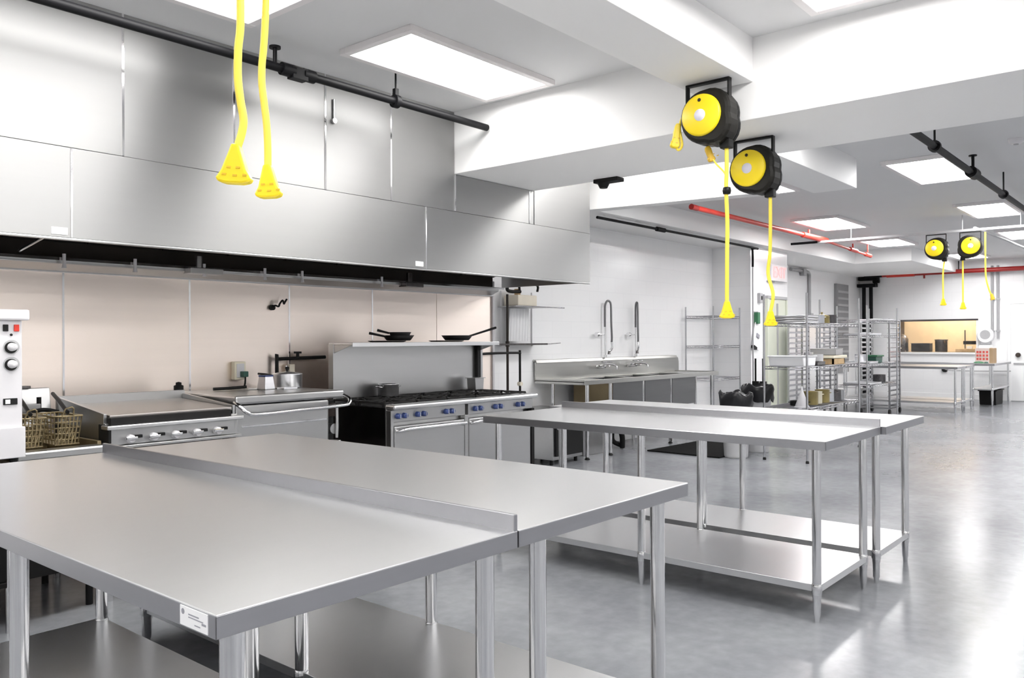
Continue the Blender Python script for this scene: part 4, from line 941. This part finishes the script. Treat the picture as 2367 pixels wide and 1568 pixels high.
# ------------------------------------------------------------------ hanging yellow power taps and reels
CAMR = math.atan2(-.765, .644)   # heading of the picture's right-hand direction on plan
def tap(parent, p, w=.095, h=.105, rz=CAMR, m=YELLOW, tilt=0, name='triple_tap'):
    """fan shaped triple-tap connector hanging with its narrow end at p"""
    x, y, z = p
    prof = [(-.011, 0), (.011, 0), (.016, -.018), (w*.36, -h*.66), (w*.5, -h*.86), (w*.47, -h*.95), (w*.25, -h), (-w*.25, -h), (-w*.47, -h*.95), (-w*.5, -h*.86), (-w*.36, -h*.66), (-.016, -.018)]
    M_ = T(x, y, z) @ RZ(rz) @ Matrix.Rotation(tilt, 4, 'Y')
    o = MB().prism(prof, 'y', -.019, .019).move(M_).build(name, m, parent, .006)
    s_ = MB()
    for (a, b) in ((-.018, -.60), (.008, -.60), (-.03, -.78), (.0, -.80), (.028, -.78)): s_.box(a, -.021, h*b-.003, a+.012, -.0185, h*b+.002)
    s_.move(M_).build('socket_slots', MUSTARD, o)
    return o
t = thing('power_cord', 'thick yellow cord with wide tap hanging nearest, on the left', 'power cord', (1.29, 2.10, 2.83), 0, 'yellow drop cords in the foreground')
MB().cyl((0, 0, -.02), (0, 0, 0), .05).build('ceiling_cap', BLACK, t)
pts = [(0, 0, -.02), (.005, .0, -.25), (.008, -.003, -.40), (.008, -.004, -.55), (.004, .001, -.62), (.003, .002, -.70), (.008, -.002, -.765), (.014, -.008, -.82), (.010, -.006, -.86), (-.002, .0, -.905)]
MB().tube(smooth(pts, 6), .0115, 12).build('cord', YELLOWC, t)
tap(t, (-.003, .0, -.895), .098, .112, CAMR, YELLOW, .06)
t = thing('power_cord', 'yellow cord with narrower tap hanging lower, second from left', 'power cord', (1.498, 2.276, 2.83), 0, 'yellow drop cords in the foreground')
MB().cyl((0, 0, -.02), (0, 0, 0), .05).build('ceiling_cap', BLACK, t)
pts = [(0, 0, -.02), (.005, 0, -.25), (.0, .0, -.42), (-.004, .004, -.52), (-.008, .008, -.58), (-.008, .008, -.64), (-.002, .003, -.71), (.002, -.002, -.77), (.004, -.004, -.84), (.004, -.004, -.905)]
MB().tube(smooth(pts, 6), .0115, 12).build('cord', YELLOWC, t)
tap(t, (.004, -.004, -.895), .082, .105, CAMR, YELLOW, -.04)

def reel(loc, label, drop, s=1, cordpts=None, spare=False, stop=None, detail=True, flip=1):
    """cord reel hung by a U bracket; disc faces -X. loc = top of the bracket"""
    t = thing('cord_reel', label, 'cord reel', loc, 0, 'black and yellow retractable cord reels')
    b = .128*s; zc = -.205*s
    bk = MB().box(-.018, -b, -.012, .018, b, 0)
    for q in (-1, 1): bk.box(-.018, q*b-.006, -.16*s if q*flip < 0 else -.20*s, .018, q*b+.006, 0)
    bk.build('bracket', BLACK, t, .003)
    # housing outline in (y, z): round with a square lower right corner
    out = []
    for k in range(25):
        a = math.radians(-35+k*250/24)
        out.append((-flip*-0+.152*s*math.cos(a)*(1), zc+.152*s*math.sin(a)))
    # outline angle 0 = +y (picture left). square corner at -y, low
    pts_ = []
    for k in range(33):
        a = math.radians(k*360/32); y = .150*s*math.cos(a); z = zc+.152*s*math.sin(a)
        pts_.append((y, z))
    # push the corner points outwards
    def push(p):
        y, z = p; yy = -y*flip; zz = zc-z
        if yy > .02*s and zz > .02*s:
            k = min(1, (yy/.106/s)*(zz/.106/s)); return (y*(1+.16*k), zc+(z-zc)*(1+.22*k))
        if yy > .02*s and zz < -.02*s:
            k = min(1, (yy/.106/s)*(-zz/.106/s)); return (y*(1+.10*k), zc+(z-zc)*(1+.10*k))
        return p
    pts_ = [push(p) for p in pts_[:-1]]
    MB().prism(pts_, 'x', -.06*s, .07*s).build('housing', SATIN, t, .022*s)
    back = [(y*.93, zc+(z-zc)*.95) for y, z in pts_]
    MB().prism(back, 'x', .07*s, .12*s).build('rear_housing', BLACK, t, .016*s)
    dc = MB().lathe([(0, -.078*s), (.108*s, -.078*s), (.116*s, -.072*s), (.118*s, -.058*s)], (0, .012*s*flip, zc+.006*s), 'x', 36)
    dc = dc.build('yellow_disc', YELLOW, t)
    MB().lathe([(0, -.0805*s), (.033*s, -.0805*s), (.034*s, -.077*s)], (0, .014*s*flip, zc+.004*s), 'x', 24).build('disc_label', LILAC, dc)
    MB().lathe([(0, -.0805*s), (.010*s, -.0805*s), (.0105*s, -.077*s)], (0, .016*s*flip, zc+.088*s), 'x', 12).build('disc_screw', BROWN, dc)
    gx, gy, gz = .02*s, -.10*s*flip, zc-.165*s
    MB().box(gx-.025*s, gy-.03*s, gz-.02*s, gx+.025*s, gy+.03*s, gz+.03*s).build('cord_guide', BLACK, t, .005)
    P = [(gx, gy, gz)]+[(gx+a, gy+bb, -c) for a, bb, c in (cordpts or [(0, 0, drop*.5), (0, 0, drop)])]
    MB().tube(smooth(P, 6), .011*s, 10).build('cord', YELLOWC, t)
    e_ = P[-1]
    tap(t, (e_[0], e_[1], e_[2]+.01), .082*s, .098*s)
    if stop: MB().lathe([(0, .024), (.02, .018), (.024, 0), (.02, -.018), (0, -.024)], (gx, gy+.0, -stop), n=16).build('cord_stop', BLACK, t)
    return t, (gx, gy, gz)
r1, g = reel((4.28, 2.15, 2.83), 'upper black cord reel with yellow disc hanging from the lengthwise beam', 1.25, 1.0,
  [(.0, .0, .50), (.0, .004, .62), (.005, .0, .80), (.0, .0, 1.0), (0, .002, 1.25)], stop=.625)
MB().tube(smooth([(0, .10, -.12), (-.02, .145, -.17), (-.03, .165, -.24), (-.03, .15, -.34), (-.03, .18, -.36), (-.03, .20, -.27), (-.03, .175, -.22)], 5), .008, 8).build('feed_cord', YELLOWC, r1)
tap(r1, (-.03, .175, -.215), .055, .14, CAMR, YELLOW, .15, 'feed_plug')
MB().tube(smooth([(.02, -.098, -.56), (.02, -.085, -.52), (.02, -.04, -.47), (.02, -.02, -.44)], 5), .005, 8).build('spare_cord', YELLOWC, r1)
tap(r1, (.02, .02, -.36), .04, .09, CAMR, MUSTARD, -.35, 'spare_plug')
reel((4.89, 2.15, 2.62), 'lower black cord reel with yellow disc hanging under the cross beam', 1.08, .96,
  [(.0, .0, .55), (.005, .006, .72), (.01, .02, .84), (.0, -.015, .97), (0, .002, 1.08)])
reel((12.8, 2.93, 2.84), 'distant cord reel on the strut rail, left of its pair', 1.0, 1.0, [(0, .02, .55), (0, .02, .92)])
reel((12.8, 2.50, 2.84), 'distant cord reel on the strut rail, right of its pair', 1.0, 1.0, [(0, 0, .55), (0, .0, .98)], flip=-1)
t = thing('power_cord', 'distant yellow cord with orange tip right of the far reels', 'power cord', (12.8, 2.30, 2.84))
MB().tube(smooth([(0, .02, -.02), (0, .02, -.3), (0, .015, -.62), (0, -.02, -.8), (0, -.05, -.88)]), .011).build('cord', YELLOWC, t)
MB().cone((0, -.05, -.87), (0, -.07, -.95), .018, .028).build('plug', MUSTARD, t)

# warm lamp of the pass room
ld = bpy.data.lights.new('pass_room_lamp', 'POINT'); ld.energy = 110; ld.color = (1, .88, .7); ld.shadow_soft_size = .2
lo = bpy.data.objects.new('pass_room_lamp', ld); COL.objects.link(lo); lo.location = (21.6, 4.6, 2.6)

# ------------------------------------------------------------------ world, camera
wd = bpy.data.worlds.new('world'); scene.world = wd; wd.use_nodes = True
wd.node_tree.nodes['Background'].inputs[0].default_value = (.8, .82, .85, 1); wd.node_tree.nodes['Background'].inputs[1].default_value = .3
yaw, pit, rol = math.radians(40.11), math.radians(.0308), math.radians(-.2515)
F = Vector((math.cos(pit)*math.cos(yaw), math.cos(pit)*math.sin(yaw), math.sin(pit)))
R0 = Vector((math.sin(yaw), -math.cos(yaw), 0)); U0 = R0.cross(F)
R = R0*math.cos(rol)+U0*math.sin(rol); U = -R0*math.sin(rol)+U0*math.cos(rol)
cam = bpy.data.cameras.new('camera'); cam.sensor_width = 36; cam.sensor_fit = 'HORIZONTAL'; cam.lens = 1909.19/2367*36
cam.clip_start = .05; cam.clip_end = 100
co = bpy.data.objects.new('camera', cam); COL.objects.link(co)
M_ = Matrix((R, U, -F)).transposed().to_4x4(); M_.translation = (0, 0, 1.38); co.matrix_world = M_
scene.camera = co
scene.view_settings.view_transform = 'Standard'; scene.view_settings.look = 'None'; scene.view_settings.exposure = 0.27; scene.view_settings.gamma = 1.0
scene.cycles.use_denoising = True
scene.cycles.max_bounces = 8; scene.cycles.diffuse_bounces = 5; scene.cycles.glossy_bounces = 4
scene.cycles.sample_clamp_indirect = 8
